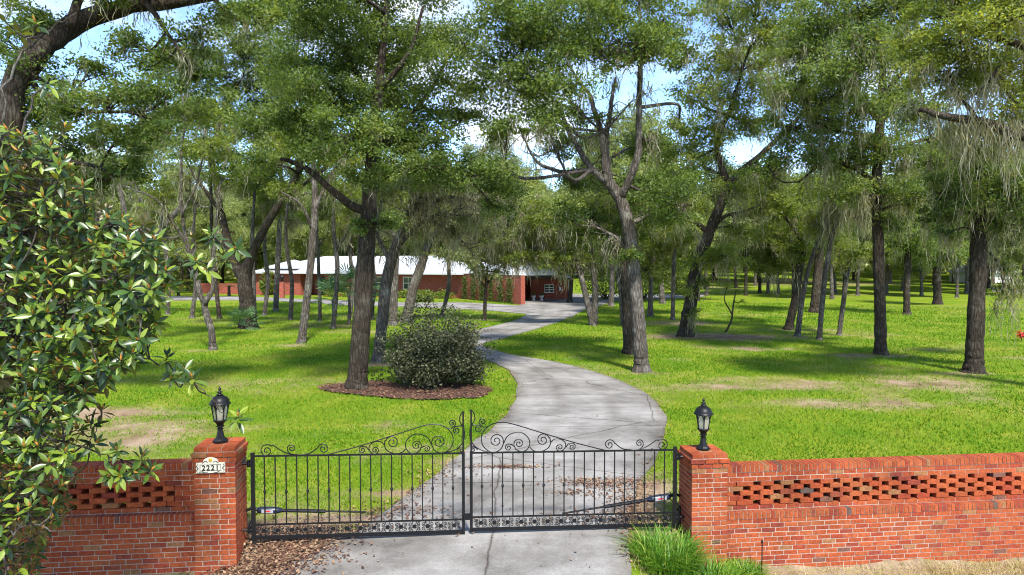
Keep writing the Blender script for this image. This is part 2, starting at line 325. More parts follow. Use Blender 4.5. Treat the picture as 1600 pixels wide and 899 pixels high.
def strip(name, A, B, mat, lift, nx=10):
    k = len(A); t = np.linspace(0, 1, nx)[None, :, None]
    XY = A[:, None]*(1-t) + B[:, None]*t
    wob = (vnoise(XY[..., 0], XY[..., 1], .6, 3)-.5)*.12
    XY[:, 0] += (unit(A-B)*wob[:, :1]); XY[:, -1] += (unit(B-A)*wob[:, -1:])
    Z = terrain(XY[..., 0], XY[..., 1]) + lift
    Z[:, 0] -= .0; V = np.concatenate([XY, Z[..., None]], -1).reshape(-1, 3)
    i = np.arange(k-1)[:, None]*nx; j = np.arange(nx-1)[None]
    F = np.stack([i+j, i+j+1, i+nx+j+1, i+nx+j], -1).reshape(-1, 4)
    m = MB(); m.add(V, F)
    for side, flip in ((0, 0), (nx-1, 1)):         # edge of the slab
        e = np.arange(k)*nx + side; lo = V[e].copy(); lo[:, 2] -= .08
        VV2 = np.concatenate([V[e], lo]); a = np.arange(k-1); q = np.stack([a, a+1, a+k+1, a+k], -1)
        m.add(VV2, q[:, ::-1] if flip else q)
    o = structure(m.build(name, mat, smooth=False)); run = np.concatenate([[0], np.cumsum(np.linalg.norm(np.diff((A+B)/2, axis=0), axis=1))])
    vals = np.concatenate([np.repeat(run, nx), np.tile(run, 4)]); acr = np.concatenate([np.tile(np.linspace(0, 1, nx), k), np.zeros(4*k)])
    for nm, vv in (('run', vals), ('across', acr)): a_ = o.data.attributes.new(nm, 'FLOAT', 'POINT'); a_.data.foreach_set('value', vv.astype(np.float32))
    return o
drive_poly = np.vstack([dl, dr[::-1]]); road_poly = np.vstack([ra, rb[::-1]])
strip('driveway', dl, dr, M['concrete'], .030, 14)
strip('loop_road', ra, rb, M['concrete'], .036, 5)
fr = [G(890,461)[:2], G(1010,461)[:2]]; 
far_a = smooth_line([G(880,459)[:2], G(1000,461)[:2], G(1100,459)[:2]], 5); far_b = smooth_line([G(880,467)[:2], G(1000,467.5)[:2], G(1100,464)[:2]], 5)
strip('service_road', far_a, far_b, M['concrete'], .033, 4)
fa2 = smooth_line([G(1550,452)[:2], G(1620,453)[:2], G(1700,454)[:2]], 4); fb2 = smooth_line([G(1550,457)[:2], G(1620,459)[:2], G(1700,461)[:2]], 4)
strip('side_road', fa2, fb2, M['concrete'], .033, 4)

SPOTS = [(200,668,2.6,.9,.75),(120,645,2.6,.8,.7),(150,690,2.8,.7,.6),(250,705,1.6,.4,.5),(1130,528,3.6,1.3,.75),(1045,505,3.0,2.5,.6),(1200,545,3.2,.5,.6),(1376,557,2.0,.6,.6),(1521,586,1.1,.35,.6),
 (1150,602,2.8,.35,.45),(1255,632,2.6,.35,.5),(1380,632,3.2,.4,.45),(1290,600,3.5,.3,.4),(1570,560,3,1.4,.45),(1200,492,5,2.0,.5),(1260,446,20,16,.5),(1130,450,10,6,.45),(500,512,3.2,1.5,.5),(420,506,3,1.0,.5),
 (330,505,3,1,.4),(470,540,1.1,.35,.55),(333,548,1.,.3,.5),(760,500,1.0,.5,.6),(590,570,1.5,.5,.7),(925,511,1.1,.5,.5),(1003,581,.8,.25,.5),(560,665,3,.3,.35),(640,700,2.5,.3,.3),(540,520,2.6,1.2,.5),(1450,548,4,.6,.35),(1240,515,2.5,.7,.4),
 (395,515,1.6,.5,.6),(1420,600,3.2,.3,.4),(480,690,2.4,.3,.35),(985,790,.5,1.2,.7),(1010,760,.35,.8,.6),(600,812,1.4,.25,.8),(660,772,.9,.2,.7),(720,722,.6,.3,.6),(430,850,1.0,.8,1.0),(300,600,4,.5,.3)]
spots = [(*G(a, b)[:2], rx, ry, s*(.78 if s < .55 else 1)) for a, b, rx, ry, s in SPOTS]
def bareness(x, y):
    b = np.zeros(np.shape(x))
    for sx, sy, rx, ry, s in spots:
        b = np.maximum(b, s*np.exp(-(((x-sx)/(rx*1.05))**2 + ((y-sy)/(max(ry, .3*rx) if s < .62 else ry))**2)))
    b = b*np.clip(.1+1.7*fbm(x, y, 1.1, 31), .2, 1.25)
    b = b + (fbm(x, y, 5.0, 11)-.45)*.7 + (fbm(x, y, .9, 14)-.5)*.45
    v = (x-LC[0])*VV[0]+(y-LC[1])*VV[1]; u = (x-LC[0])*UV[0]+(y-LC[1])*UV[1]
    return np.clip(np.where((v < .5) & ((u < 1.2) | (u > 5.2)), np.maximum(b, .55), b), 0, 1)
gx = np.concatenate([-np.geomspace(40, 700, 26)[::-1], np.arange(-39.5, 40, .5), np.geomspace(40.2, 700, 26)])
gy = np.concatenate([[-60, -20, -5], np.arange(2, 12, .25), np.arange(12, 60, .5), np.geomspace(60.5, 900, 40)])
gX, gY = np.meshgrid(gx, gy); gZ = terrain(gX, gY)
inn = in_poly(gX, gY, drive_poly) | in_poly(gX, gY, road_poly)
m = MB(); ny, nx = gX.shape
i = np.arange(ny-1)[:, None]*nx; j = np.arange(nx-1)[None]
m.add(np.stack([gX, gY, gZ], -1).reshape(-1, 3), np.stack([i+j, i+j+1, i+nx+j+1, i+nx+j], -1).reshape(-1, 4))
lawn = structure(m.build('lawn', M['ground'], smooth=True))
at = lawn.data.attributes.new('bare', 'FLOAT', 'POINT'); at.data.foreach_set('value', bareness(gX, gY).ravel().astype(np.float32))

def make_blades(name, n, rmin, rmax, mat, seed):
    r = np.random.default_rng(seed)
    d = rmin*(rmax/rmin)**(r.random(n)); a = (r.random(n)-.5)*math.radians(96)
    x, y = d*np.sin(a), d*np.cos(a)
    v = (x-LC[0])*VV[0]+(y-LC[1])*VV[1]; u = (x-LC[0])*UV[0]+(y-LC[1])*UV[1]
    b = bareness(x, y)
    jx, jy = x+r.normal(size=n)*.07, y+r.normal(size=n)*.07
    ok = (v > .45) & ~in_poly(jx, jy, drive_poly) & ~in_poly(x, y, road_poly) & (r.random(n) > (b-.1)*1.7) & ~mulched(x, y)
    x, y, d, b = x[ok], y[ok], d[ok], b[ok]; n = len(x)
    h = (.035+.0011*d)*(.6+.8*r.random(n))*(1-.4*b); w = (.006+.00045*d)*(.7+.6*r.random(n))
    an = r.random(n)*2*math.pi; le = r.random(n)*.9; la = r.random(n)*2*math.pi
    z = terrain(x, y)
    base = np.stack([x, y, z], -1); s = np.stack([np.cos(an), np.sin(an), 0*an], -1)*w[:, None]
    tip = base + np.stack([np.cos(la)*le*h, np.sin(la)*le*h, h], -1)
    V = np.stack([base-s, base+s, tip], 1).reshape(-1, 3); F = np.arange(3*n).reshape(-1, 3)
    patch = fbm(x, y, 2.4, 21)
    tint = np.clip(-.1+1.0*patch + .6*b + (r.random(n)-.5)*.35 + .25*(fbm(x, y, .5, 3)-.5), 0, 1)
    mb = MB(); mb.add(V, F, tint); o = mb.build(name, mat, kind='stuff'); return o
MB_C = G(675, 612)[:2]
TR8 = G(557, 606)[:2]
def mulched(x, y, grow=0.):
    e1 = ((x-MB_C[0])/(1.75+grow))**2 + ((y-MB_C[1]-.15)/(1.15+grow))**2; e2 = ((x-TR8[0]-.1)/(1.15+grow))**2 + ((y-TR8[1]-.25)/(.95+grow))**2
    e3 = ((x-(MB_C[0]+TR8[0])/2)/(1.5+grow))**2 + ((y-MB_C[1]-.25)/(.85+grow))**2
    return np.minimum(np.minimum(e1, e2), e3) < 1 + .35*(vnoise(x, y, .45, 8)-.5)
tag(make_blades('grass', 320000, 9.3, 70, M['grass'], 5), 'short bright green lawn grass inside the gate', 'grass')
# mulch bed
xs = np.arange(MB_C[0]-3.9, MB_C[0]+2.4, .09); ys = np.arange(MB_C[1]-1.8, MB_C[1]+2.4, .09)
bx_, by_ = np.meshgrid(xs, ys); bz = terrain(bx_, by_) + .012 + .05*vnoise(bx_, by_, .16, 4)
ny, nx = bx_.shape; i = np.arange(ny-1)[:, None]*nx; j = np.arange(nx-1)[None]
F = np.stack([i+j, i+j+1, i+nx+j+1, i+nx+j], -1).reshape(-1, 4)
cen = np.stack([bx_, by_], -1).reshape(-1, 2)[F].mean(1); F = F[mulched(cen[:, 0], cen[:, 1], .04)]
m = MB(); m.add(np.stack([bx_, by_, bz], -1).reshape(-1, 3), F); structure(m.build('mulch_bed', M['mulch'], smooth=True))
def litter(name, pts, size, seed, label, z0=.045, lo=0., hi=1.):
    r = np.random.default_rng(seed); pts = np.asarray(pts); n = len(pts)
    z = terrain(pts[:, 0], pts[:, 1]) + z0 + r.random(n)*.02; c = np.stack([pts[:, 0], pts[:, 1], z], -1)
    a = r.random(n)*6.283; L = size*(.5+r.random(n)); t = np.stack([np.cos(a), np.sin(a), (r.random(n)-.5)*.7], -1)*L[:, None]*.5
    b = np.stack([-np.sin(a), np.cos(a), (r.random(n)-.5)*.7], -1)*L[:, None]*.25
    V = np.stack([c-t, c+b, c+t, c-b], 1).reshape(-1, 3); mb = MB(); mb.add(V, np.arange(4*n).reshape(-1, 4), lo+(hi-lo)*r.random(n))
    return tag(mb.build(name, M['chip'], kind='stuff'), label, 'leaf litter')
r = np.random.default_rng(3)
q = np.stack([r.uniform(xs[0], xs[-1], 9000), r.uniform(ys[0], ys[-1], 9000)], -1); q = q[mulched(q[:, 0], q[:, 1], .12)]
litter('mulch_chips', q, .075, 4, 'loose brown bark chips on the bed round the bush', .05, 0, .75)
def gauss(px, py, sx, sy, n): g = G(px, py)[:2]; return np.stack([r.normal(g[0], sx, n), r.normal(g[1], sy, n)], -1)
ei = r.integers(10, len(dl)-60, 1500); edge_pts = np.vstack([dl[ei[:900]]+r.normal(size=(900, 2))*.09, dr[ei[900:]]+r.normal(size=(600, 2))*.08])
lit = np.vstack([gauss(430,868,.42,.35,2200), gauss(405,890,.3,.4,1400), gauss(440,838,.5,.25,1000), gauss(945,758,.42,.16,700), gauss(985,790,.22,.5,700), gauss(900,775,.25,.08,120), gauss(795,733,.35,.05,350), gauss(960,812,.4,.2,300), gauss(610,805,.55,.22,380), gauss(690,745,.35,.3,160),
  gauss(1125,530,1.7,.7,1500), gauss(1045,532,1.4,.4,700), gauss(1376,556,.9,.25,350), gauss(505,512,2,.9,500), edge_pts, gauss(800,820,1.6,.8,110), gauss(860,690,1.4,1.6,60)])
litter('leaf_litter', lit, .05, 6, 'scattered brown fallen leaves along drive edges and under the trees')

# ------------------------------------------------------------------ gate pillars and brick walls
def brick_mesh(l, d, h, name):
    b = .004; m = MB()
    o = [(-l/2, l/2), (-d/2, d/2), (-h/2, h/2)]; V = []
    V = np.array([[sx*(l/2-b*(ax != 0)), sy*(d/2-b*(ax != 1)), sz*(h/2-b*(ax != 2))] for sx in (-1, 1) for sy in (-1, 1) for sz in (-1, 1) for ax in (0, 1, 2)])
    bm = bmesh.new()
    for v in V: bm.verts.new(v)
    bmesh.ops.convex_hull(bm, input=bm.verts); bmesh.ops.dissolve_limit(bm, angle_limit=.02, verts=bm.verts, edges=bm.edges)
    me = bpy.data.meshes.new(name); bm.to_mesh(me); bm.free(); me.materials.append(M['brick']); return me
BM = {}
def bmesh_for(l, d, h):
    k = (round(l, 3), round(d, 3), round(h, 3))
    if k not in BM: BM[k] = brick_mesh(*k, 'brick')
    return BM[k]
CO, JT = .0677, .0105
rb_ = random.Random(4)
def place_bricks(root, bricks, limit=290):
    """bricks: (u, v, z, len_u, dep_v, height). Those that show largest become parts; the rest one joined part."""
    rootw = np.array(root.location)
    def show(b):
        p = W(np.array([b[0], b[1], b[2]])); d = p[1]; px = CX+FPX*p[0]/d
        return (b[3]*b[5])/(d*d) * (1 if -30 < px < 1630 else .01) * (1 if b[1] < .45 else .3)
    order = sorted(bricks, key=show, reverse=True)
    for b in order[:limit]:
        o = link('brick', bmesh_for(b[3], b[4], b[5]), root)
        p = W(np.array([b[0], b[1] + rb_.uniform(-.003, .003), b[2]])) - rootw
        o.location = Vector(p); o.rotation_euler = (0, rb_.uniform(-.006, .006), WANG + rb_.uniform(-.008, .008))
    rest = order[limit:]
    if rest:
        m = MB()
        for b in rest:
            m.box(b[0]-b[3]/2, b[0]+b[3]/2, b[1]-b[4]/2, b[1]+b[4]/2, b[2]-b[5]/2, b[2]+b[5]/2, lambda V: W(V)-rootw)
        m.build('brickwork', M['brick_isl'], root, kind='stuff')
def core(root, boxes):
    rootw = np.array(root.location); m = MB()
    for b in boxes: m.box(*b, X=lambda V: W(V)-rootw)
    return m.build('mortar', M['mortar'], root)
def pillar(u0, top, base, label):
    w = .52; root = thing('gate_pillar', W(np.array([u0+w/2, w/2, base])), label, 'pillar', 'brick gate pillars'); root['kind'] = 'thing'
    B = []; z = top - CO; L = [.2, .2, .12]
    def ring(z, o, flip, h=.0577):                 # one course round the pillar, o = how far it steps out
        a, b = -o, w+o; tot = b-a
        def run(x, segs, flush):
            out = []
            for i, s in enumerate(segs):
                lo = x + (0 if flush and i == 0 else JT/2); hi = x + s - (0 if flush and i == len(segs)-1 else JT/2); out.append(((lo+hi)/2, hi-lo)); x += s
            return out
        full, short = [.2, tot-.4, .2] if o == 0 else [.2, .2, tot-.4], [.2, tot-.39]
        for v in (a+.045, b-.045):                 # front and back
            for c, s in run(a if flip else a+.095, full if flip else short, flip): B.append((u0+c, v, z+CO/2, s, .09, h))
        for x0 in (a+.045, b-.045):                # the two sides
            for c, s in run(a+.095 if flip else a, short if flip else full, not flip): B.append((u0+x0, c, z+CO/2, .09, s, h))
    # cap: bricks laid flat over the top
    for k in range(3):
        for q, (y0, dl_) in enumerate(((.0, .2), (.2, .12), (.32, .2)) if k % 2 == 0 else ((0, .12), (.12, .2), (.32, .2))):
            B.append((u0 + (k+.5)*w/3, y0+dl_/2, z+CO/2, w/3-JT, dl_-JT, .06))
    z -= CO; ring(z, .022, True); z -= CO; ring(z, .012, False); z -= CO; k = 0
    while z > base - .06: ring(z, 0, k % 2 == 0); z -= CO; k += 1
    core(root, [(u0+.006, u0+w-.006, .006, w-.006, base-.1, top-CO+.004), (u0+.016, u0+w-.016, .016, w-.016, top-CO+.002, top-.010)])
    place_bricks(root, B, 299); return root
def wall(ua, ub, top, base, sgn, u_end, label):
    """ua..ub along the wall, the lattice starts in a point u_end away from the pillar (sgn = its side)"""
    root = thing('brick_wall', W(np.array([(ua+ub)/2, .3, base])), label, 'wall'); root['kind'] = 'thing'; B = []
    vf, vl = .17, .08                              # front of the upper and of the lower wall
    RW = .0677
    n = int((ub-ua)/RW)
    for k in range(n):                             # rowlock cap and ledge, each brick on edge
        u = ua + (k+.5)*RW if sgn > 0 else ub - (k+.5)*RW
        B.append((u, vf+.107, top-.048, RW-JT, .23, .092))
    zl = top - .1 - 8*CO
    for k in range(n):
        u = ua + (k+.5)*RW if sgn > 0 else ub - (k+.5)*RW
        B.append((u, vl+.092, zl-.05, RW-JT, .20, .092))
    def course(z, off, v, dep):
        x = -off
        while x < ub-ua:
            a, b = max(0, x), min(ub-ua, x+.203); x += .203
            if b-a < .03: continue
            c = (a+b)/2; u = ua + c if sgn > 0 else ub - c
            B.append((u, v+dep/2, z, b-a-JT, dep, .0577))
    z = top - .1 - CO/2; course(z, 0, vf, .19); z -= CO; course(z, .1, vf, .19); z -= CO
    per = .303
    lo_u = []
    for row in range(5):                           # pierced courses, their openings set in a diamond pattern
        start = u_end + [.303, .1515, 0, .1515, .303][row]  # left edge of first opening
        # solid bricks up to the first opening, then brick / opening in turn
        x = -(.1 if row % 2 else 0.)
        while x < start - .005:
            a, b = max(0, x), min(start, x+.203)
            if start - b < .06: b = start
            x = max(x+.203, b)
            c = (a+b)/2; u = ua+c if sgn > 0 else ub-c; B.append((u, vf+.12, z, b-a-JT, .24, .0655 if b > start-.3 else .0577))
        x = start + .1
        while x < ub-ua:
            b = min(ub-ua, x+.203); c = (x+b)/2; u = ua+c if sgn > 0 else ub-c
            B.append((u, vf+.12, z, b-x-.004, .24, .0655)); x += per
        z -= CO
    course(z, .05, vf, .19); z = zl - .1 - CO/2; k = 0
    while z > base - .07: course(z, .1*(k % 2) + .03*((k*7) % 3), vl, .19); z -= CO; k += 1
    e = .0045; zt, zb = top-.1-2*CO, top-.1-7*CO
    bx = [(ua, ub, vf+e, vf+.18, zt, top-.09), (ua, ub, vl+e, vl+.36, base-.2, zl-.09), (ua, ub, vf+e, vf+.18, zl-.09, zb-.014)]
    rx = (ua, ua+u_end-.002) if sgn > 0 else (ub-u_end+.002, ub)
    bx.append((*rx, vf+e, vf+.18, zb, zt)); bx.append((ua, ub, vl+.0, vl+.188, zl-.1, zl-.008)); bx.append((ua, ub, vf+.0, vf+.21, top-.1, top-.008))
    core(root, bx)
    # bed joints between the pierced courses
    m = MB(); rw = np.array(root.location)
    place_bricks(root, B, 299); return root
PT_L, PT_R = 1.45, 1.16
pillar(-.52, PT_L, -.2, 'taller red brick gate pillar with the 2221 house number plaque')
pillar(GAP, PT_R, -.45, 'red brick gate pillar without a plaque, beside the clump of border grass')
wall(-6.2, -.52, 1.21, -.3, -1, .30, 'red brick garden wall with pierced courses, half hidden behind the magnolia')
wall(GAP+.52, GAP+7.6, .93, -.55, 1, .16, 'long red brick garden wall with pierced courses beyond the unnumbered gate pillar')

# lanterns
def lantern(u, top, label):
    root = thing('pillar_lantern', W(np.array([u, .26, top])), label, 'lantern', 'lanterns on the gate pillars'); n = 8
    root.rotation_euler = (0, 0, WANG)
    k = .71/.745
    m = MB(); m.lathe([(0, 0), (.098, 0), (.1, .022), (.085, .03), (.075, .045), (.055, .06), (.046, .10), (.034, .15), (.032, .165), (.043, .172), (.043, .18), (.03, .188)], 8, ph=math.pi/8); m.build('base', M['iron'], root)
    m = MB(); m.lathe([(.03, .186), (.03, .2), (.052, .207), (.055, .213), (.04, .222), (.044, .24), (.066, .268), (.086, .285), (.09, .295), (.082, .302), (0, .302)], 12); m.build('cup', M['iron'], root)
    zb, zt, r0, r1 = .30, .505, .074, .108
    for i in range(6):
        a = i*math.pi/3 + .26; b = a + math.pi/3
        A = np.array([[r0*math.cos(a), r0*math.sin(a), zb], [r0*math.cos(b), r0*math.sin(b), zb], [r1*math.cos(b), r1*math.sin(b), zt], [r1*math.cos(a), r1*math.sin(a), zt]])
        inn_ = A*np.array([.96, .96, 1]); m = MB(); m.add(np.vstack([A, inn_]), np.array([[0,1,2,3],[7,6,5,4],[0,3,7,4],[1,5,6,2]])); m.build('pane', M['glass'], root)
        m = MB(); m.tube([A[0], A[3]], [.0085, .0095], 5)
        h0 = A[3]*.86+A[0]*.14
        for tt, aa in ((A[2], A[3]),):             # curved web at the top of each pane
            c = smooth_line([A[3]*.45+A[0]*.55, A[3]*.82+A[0]*.18 + (A[2]-A[3])*.14, A[3]+(A[2]-A[3])*.42], 4); m.tube(c*np.array([1.01, 1.01, 1]), .006, 4)
            c = smooth_line([A[2]*.45+A[1]*.55, A[2]*.82+A[1]*.18 + (A[3]-A[2])*.14, A[2]+(A[3]-A[2])*.42], 4); m.tube(c*np.array([1.01, 1.01, 1]), .006, 4)
        m.build('rib', M['iron'], root)
    m = MB(); m.lathe([(0, .499), (.118, .499), (.138, .508), (.14, .516), (.122, .524), (.12, .535), (.112, .565), (.09, .595), (.055, .617), (.036, .624)], 18); rf = m.build('roof', M['iron'], root, True)
    m = MB(); m.lathe([(.036, .622), (.044, .632), (.044, .638), (.022, .645), (.02, .655), (.036, .664), (.034, .672), (.012, .68), (.012, .69), (.021, .7), (.022, .708), (.014, .718), (0, .745)], 12); m.build('finial', M['iron'], root, True)
    m = MB(); m.lathe([(0, .3), (.014, .3), (.014, .39), (.009, .4), (.016, .42), (.010, .445), (0, .455)], 8); m.build('candle_bulb', M['bulb'], root, True)
    return root
lantern(-.26, PT_L, 'black lantern on the taller brick pillar with the number plaque')
lantern(GAP+.26, PT_R, 'black lantern on the unnumbered brick pillar beside the long wall')

# number plaque
def plaque():
    c = W(np.array([-.30, -.012, PT_L - .26]))
    root = thing('house_number_plaque', c, 'cream ceramic plaque reading 2221 on the taller brick pillar', 'plaque'); root.rotation_euler = (0, 0, WANG)
    w, h = .178, .066
    out = [(-w, -h), (w, -h), (w, h)] + [(.095*math.cos(a), h+.0+.072*math.sin(a)) for a in np.linspace(.0, math.pi, 15)] + [(-w, h)]
    out = np.array(out); n = len(out); m = MB()
    V = np.vstack([np.c_[out[:, 0], np.full(n, -.014), out[:, 1]], np.c_[out[:, 0], np.full(n, .012), out[:, 1]]])
    fs = [np.arange(n)[None], np.arange(n, 2*n)[::-1][None]]; a = np.arange(n); b = (a+1) % n; m.add(V, fs+[np.stack([a, a+n, b+n, b], -1)])
    m.build('tile', M['ceramic'], root)
    m = MB(); y = -.0165
    m.tube(smooth_line([(-.14*s, y, q) for s, q in ((1, -.038), (-1, -.038))], 2), .0025, 4)
    for x in (-.128, .128): m.tube([(x, y, -.036), (x, y, .04)], .0025, 4)
    m.tube([(-.128, y, .04), (.128, y, .04)], .0025, 4); m.build('border_line', M['glaze'], root)
    for sx in (-1, 1):                             # leaf scrolls round the number
        for pts in ([(.03, .062), (.055, .085), (.082, .07), (.095, .05)], [(.15, .05), (.165, .02), (.145, -.005), (.165, -.03), (.15, -.052)], [(.03, -.052), (.07, -.06), (.10, -.048), (.14, -.058)]):
            m = MB(); p = smooth_line([(sx*a, y, b) for a, b in pts], 5); k = len(p); m.tube(p*np.array([1.04, 1, 1.04]), .0018+.0035*np.sin(np.linspace(.1, 3.04, k)), 5); m.build('leaf_scroll', M['glaze'], root)
    m = MB(); m.lathe([(0, 0), (.024, 0), (.020, .008), (0, .011)], 14, X=lambda V: np.c_[V[:, 0], -.014-V[:, 2], V[:, 1]+.098]); m.build('medallion', M['gold'], root)
    for i, ch in enumerate('2221'):
        cu = bpy.data.curves.new('digit', 'FONT'); cu.body = ch; cu.size = .092; cu.extrude = .0025; cu.offset = .0016; cu.align_x = 'CENTER'; cu.materials.append(M['iron'])
        tmp = bpy.data.objects.new('digit', cu); COL.objects.link(tmp); me = bpy.data.meshes.new_from_object(tmp.evaluated_get(bpy.context.evaluated_depsgraph_get()))
        bpy.data.objects.remove(tmp); bpy.data.curves.remove(cu); o = link('digit', me, root)
        o.location = (-.084+i*.056, -.0175, -.031); o.rotation_euler = (math.pi/2, 0, 0)
plaque()

# ------------------------------------------------------------------ gates
def spiral(cx, cy, r0, a0, turns, n=34, r1=.16):
    t = np.linspace(0, 1, n); r = r0*((1-t)+r1*t); a = math.radians(a0) + turns*2*math.pi*t
    return np.c_[cx + r*np.cos(a), cy + r*np.sin(a)]
SCROLLS = [([(340,308),(390,300),(425,275)], (458,278,28,190,1.6)), ([(340,308),(285,300),(240,277),(212,257)], (180,284,33,-45,-1.7)), ([(330,306),(300,303),(283,288)], (301,273,21,150,1.6)),
 ([(480,308),(640,265),(800,215),(960,165),(1020,157),(1075,172),(1112,215),(1112,265),(1085,298),(1050,308),(1018,292),(1004,262)], (1041,250,37,165,1.7)),
 ([(1003,262),(985,228),(950,210),(912,210),(880,235),(870,268),(885,298),(912,308),(940,296)], (926,266,27,40,-1.7)), ([(953,280),(962,269)], (979,285,19,-140,1.5)),
 ([(870,285),(850,303),(815,308),(778,292),(764,266),(767,240)], (803,249,34,195,1.7)), ([(763,262),(745,246),(715,245),(690,262),(686,285),(698,302)], (716,288,21,130,-1.6)), ([(684,288),(672,270)], (652,286,20,-40,-1.6)),
 ([(1176,93),(1156,105),(1150,140),(1168,175),(1175,215),(1165,255),(1130,290),(1070,308)], None), ([(1174,185),(1160,168)], (1134,189,21,-70,-1.6)), ([(1085,178),(1105,180)], (1110,152,20,80,-1.6)), ([(1136,296),(1143,286)], (1158,293,14,-140,1.4))]
def make_gate(hinge, free, mirror, zt0, zt1, label, zbot):
    """hinge, free: (u, v) ends; zt0, zt1: top rail height at both; mirror: handed"""
    H = W(np.array([*hinge, zbot])); E = W(np.array([*free, zbot])); dirv = unit((E-H)[:2]); ln = np.linalg.norm((E-H)[:2])
    root = thing('gate', H, label, 'gate', 'pair of iron driveway gates'); ang = math.atan2(dirv[1], dirv[0])
    h0, h1 = zt0-zbot, zt1-zbot; up = np.array([0, 0, 1.])
    def X(p):                                      # p = (along, out, height as drawn on a level gate)
        p = np.asarray(p, float); s = p[..., 0]; sl = (zt1-zt0)*s/ln
        return np.stack([dirv[0]*s - dirv[1]*p[..., 1], dirv[1]*s + dirv[0]*p[..., 1], p[..., 2] + sl], -1)
    top = h0; pan = .155+.03
    def bar(name, a, b, w, mat=M['iron'], parent=root):
        m = MB(); x0, x1 = sorted((a[0], b[0])); z0, z1 = sorted((a[1], b[1])); m.box(x0-w/2, x1+w/2, -w/2, w/2, z0-w/2, z1+w/2, X=X); return m.build(name, mat, parent)
    k = ln/ (1168-112); f = lambda zx: (zx-112)*k; fh = lambda zy: top + (308-zy)*k
    bar('hinge_stile', (0, 0), (0, top+.02), .048); bar('end_stile', (ln, 0), (ln, fh(92)), .024); bar('end_stile', (ln, 0), (ln, top), .04)
    bar('top_rail', (.03, top), (ln-.03, top), .022); bar('lower_rail', (.03, pan), (ln-.03, pan), .02); bar('bottom_rail', (.03, .01), (ln-.03, .01), .04)
    knob = None
    for i in range(19):
        s = f(168+i*52.55)
        p = bar('picket', (s, pan+.011), (s, top-.012), .0155)
        if i % 2 == 0:
            m = MB(); m.lathe([(.0085, -.035), (.013, -.02), (.021, 0), (.013, .02), (.0085, .035)], 6, X=lambda V: X(V+np.array([s, 0, pan+(top-pan)*.48]))); m.build('knuckle', M['iron'], p)
    n = 15; pitch = (ln-.08)/n
    for i in range(n):
        c = .04+(i+.5)*pitch; zc = .03+(pan-.04)/2; hh = (pan-.045)/2; hw = pitch/2
        m = MB(); m.lathe([(0, -.012), (.026, -.012), (.03, 0), (.026, .012), (0, .012)], 10, X=lambda V: X(np.c_[V[:, 0]+c, V[:, 2], V[:, 1]+zc]))
        for sx in (-1, 1):
            for sz in (-1, 1):
                sp_ = spiral(.054, .034, .026, -150, 1.35, 14, .3)
                pl = np.vstack([[(.012, .012), (.024, .020)], sp_[::1]]) if False else np.vstack([smooth_line([(.018, .006), (.03, .012+.0)], 2), [(.05, .006)], spiral(.054, .033, .026, -80, 1.25, 14, .3)])
                m.tube(X(np.c_[c+sx*pl[:, 0], 0*pl[:, 0], zc+sz*pl[:, 1]]), .0058, 4)
                m.tube(X(np.array([(c+sx*.018, 0, zc+sz*.018), (c+sx*.03, 0, zc+sz*hh)])), .0045, 4)
        m.build('scroll_ornament', M['iron'], root)
    for lead, spi in SCROLLS:
        pl = smooth_line(np.vstack([lead, spiral(*spi, n=9)[:1]]) if spi else lead, 8)
        if spi: pl = np.vstack([pl[:-1], spiral(*spi)])
        m = MB(); m.tube(X(np.c_[f(pl[:, 0]), 0*pl[:, 0], fh(pl[:, 1])+.006]), .0078, 5); m.build('scroll', M['iron'], root)
    for z in (.12, top-.1):                        # hinges reach back to the pillar
        m = MB(); m.tube(X(np.array([(-.14, 0, z), (.0, 0, z)])), .018, 6); m.tube(X(np.array([(-.055, 0, z-.045), (-.055, 0, z+.045)])), .026, 8); m.build('hinge', M['iron'], root)
    return root, X, ln
gL, XL, lnL = make_gate((.14, .30), (2.965, .36), 0, 1.235, 1.175, 'half of the iron gate hung on the pillar with the number plaque', .115)
gR, XR, lnR = make_gate((GAP-.14, .30), (3.075, .36), 1, 1.15, 1.175, 'half of the iron gate hung on the pillar without a plaque', .055)
m = MB(); rw = np.array(gL.location); m.box(2.97, 3.06, .30, .40, .25, .31, X=lambda V: W(V)-rw); m.build('latch', M['iron'], gL)
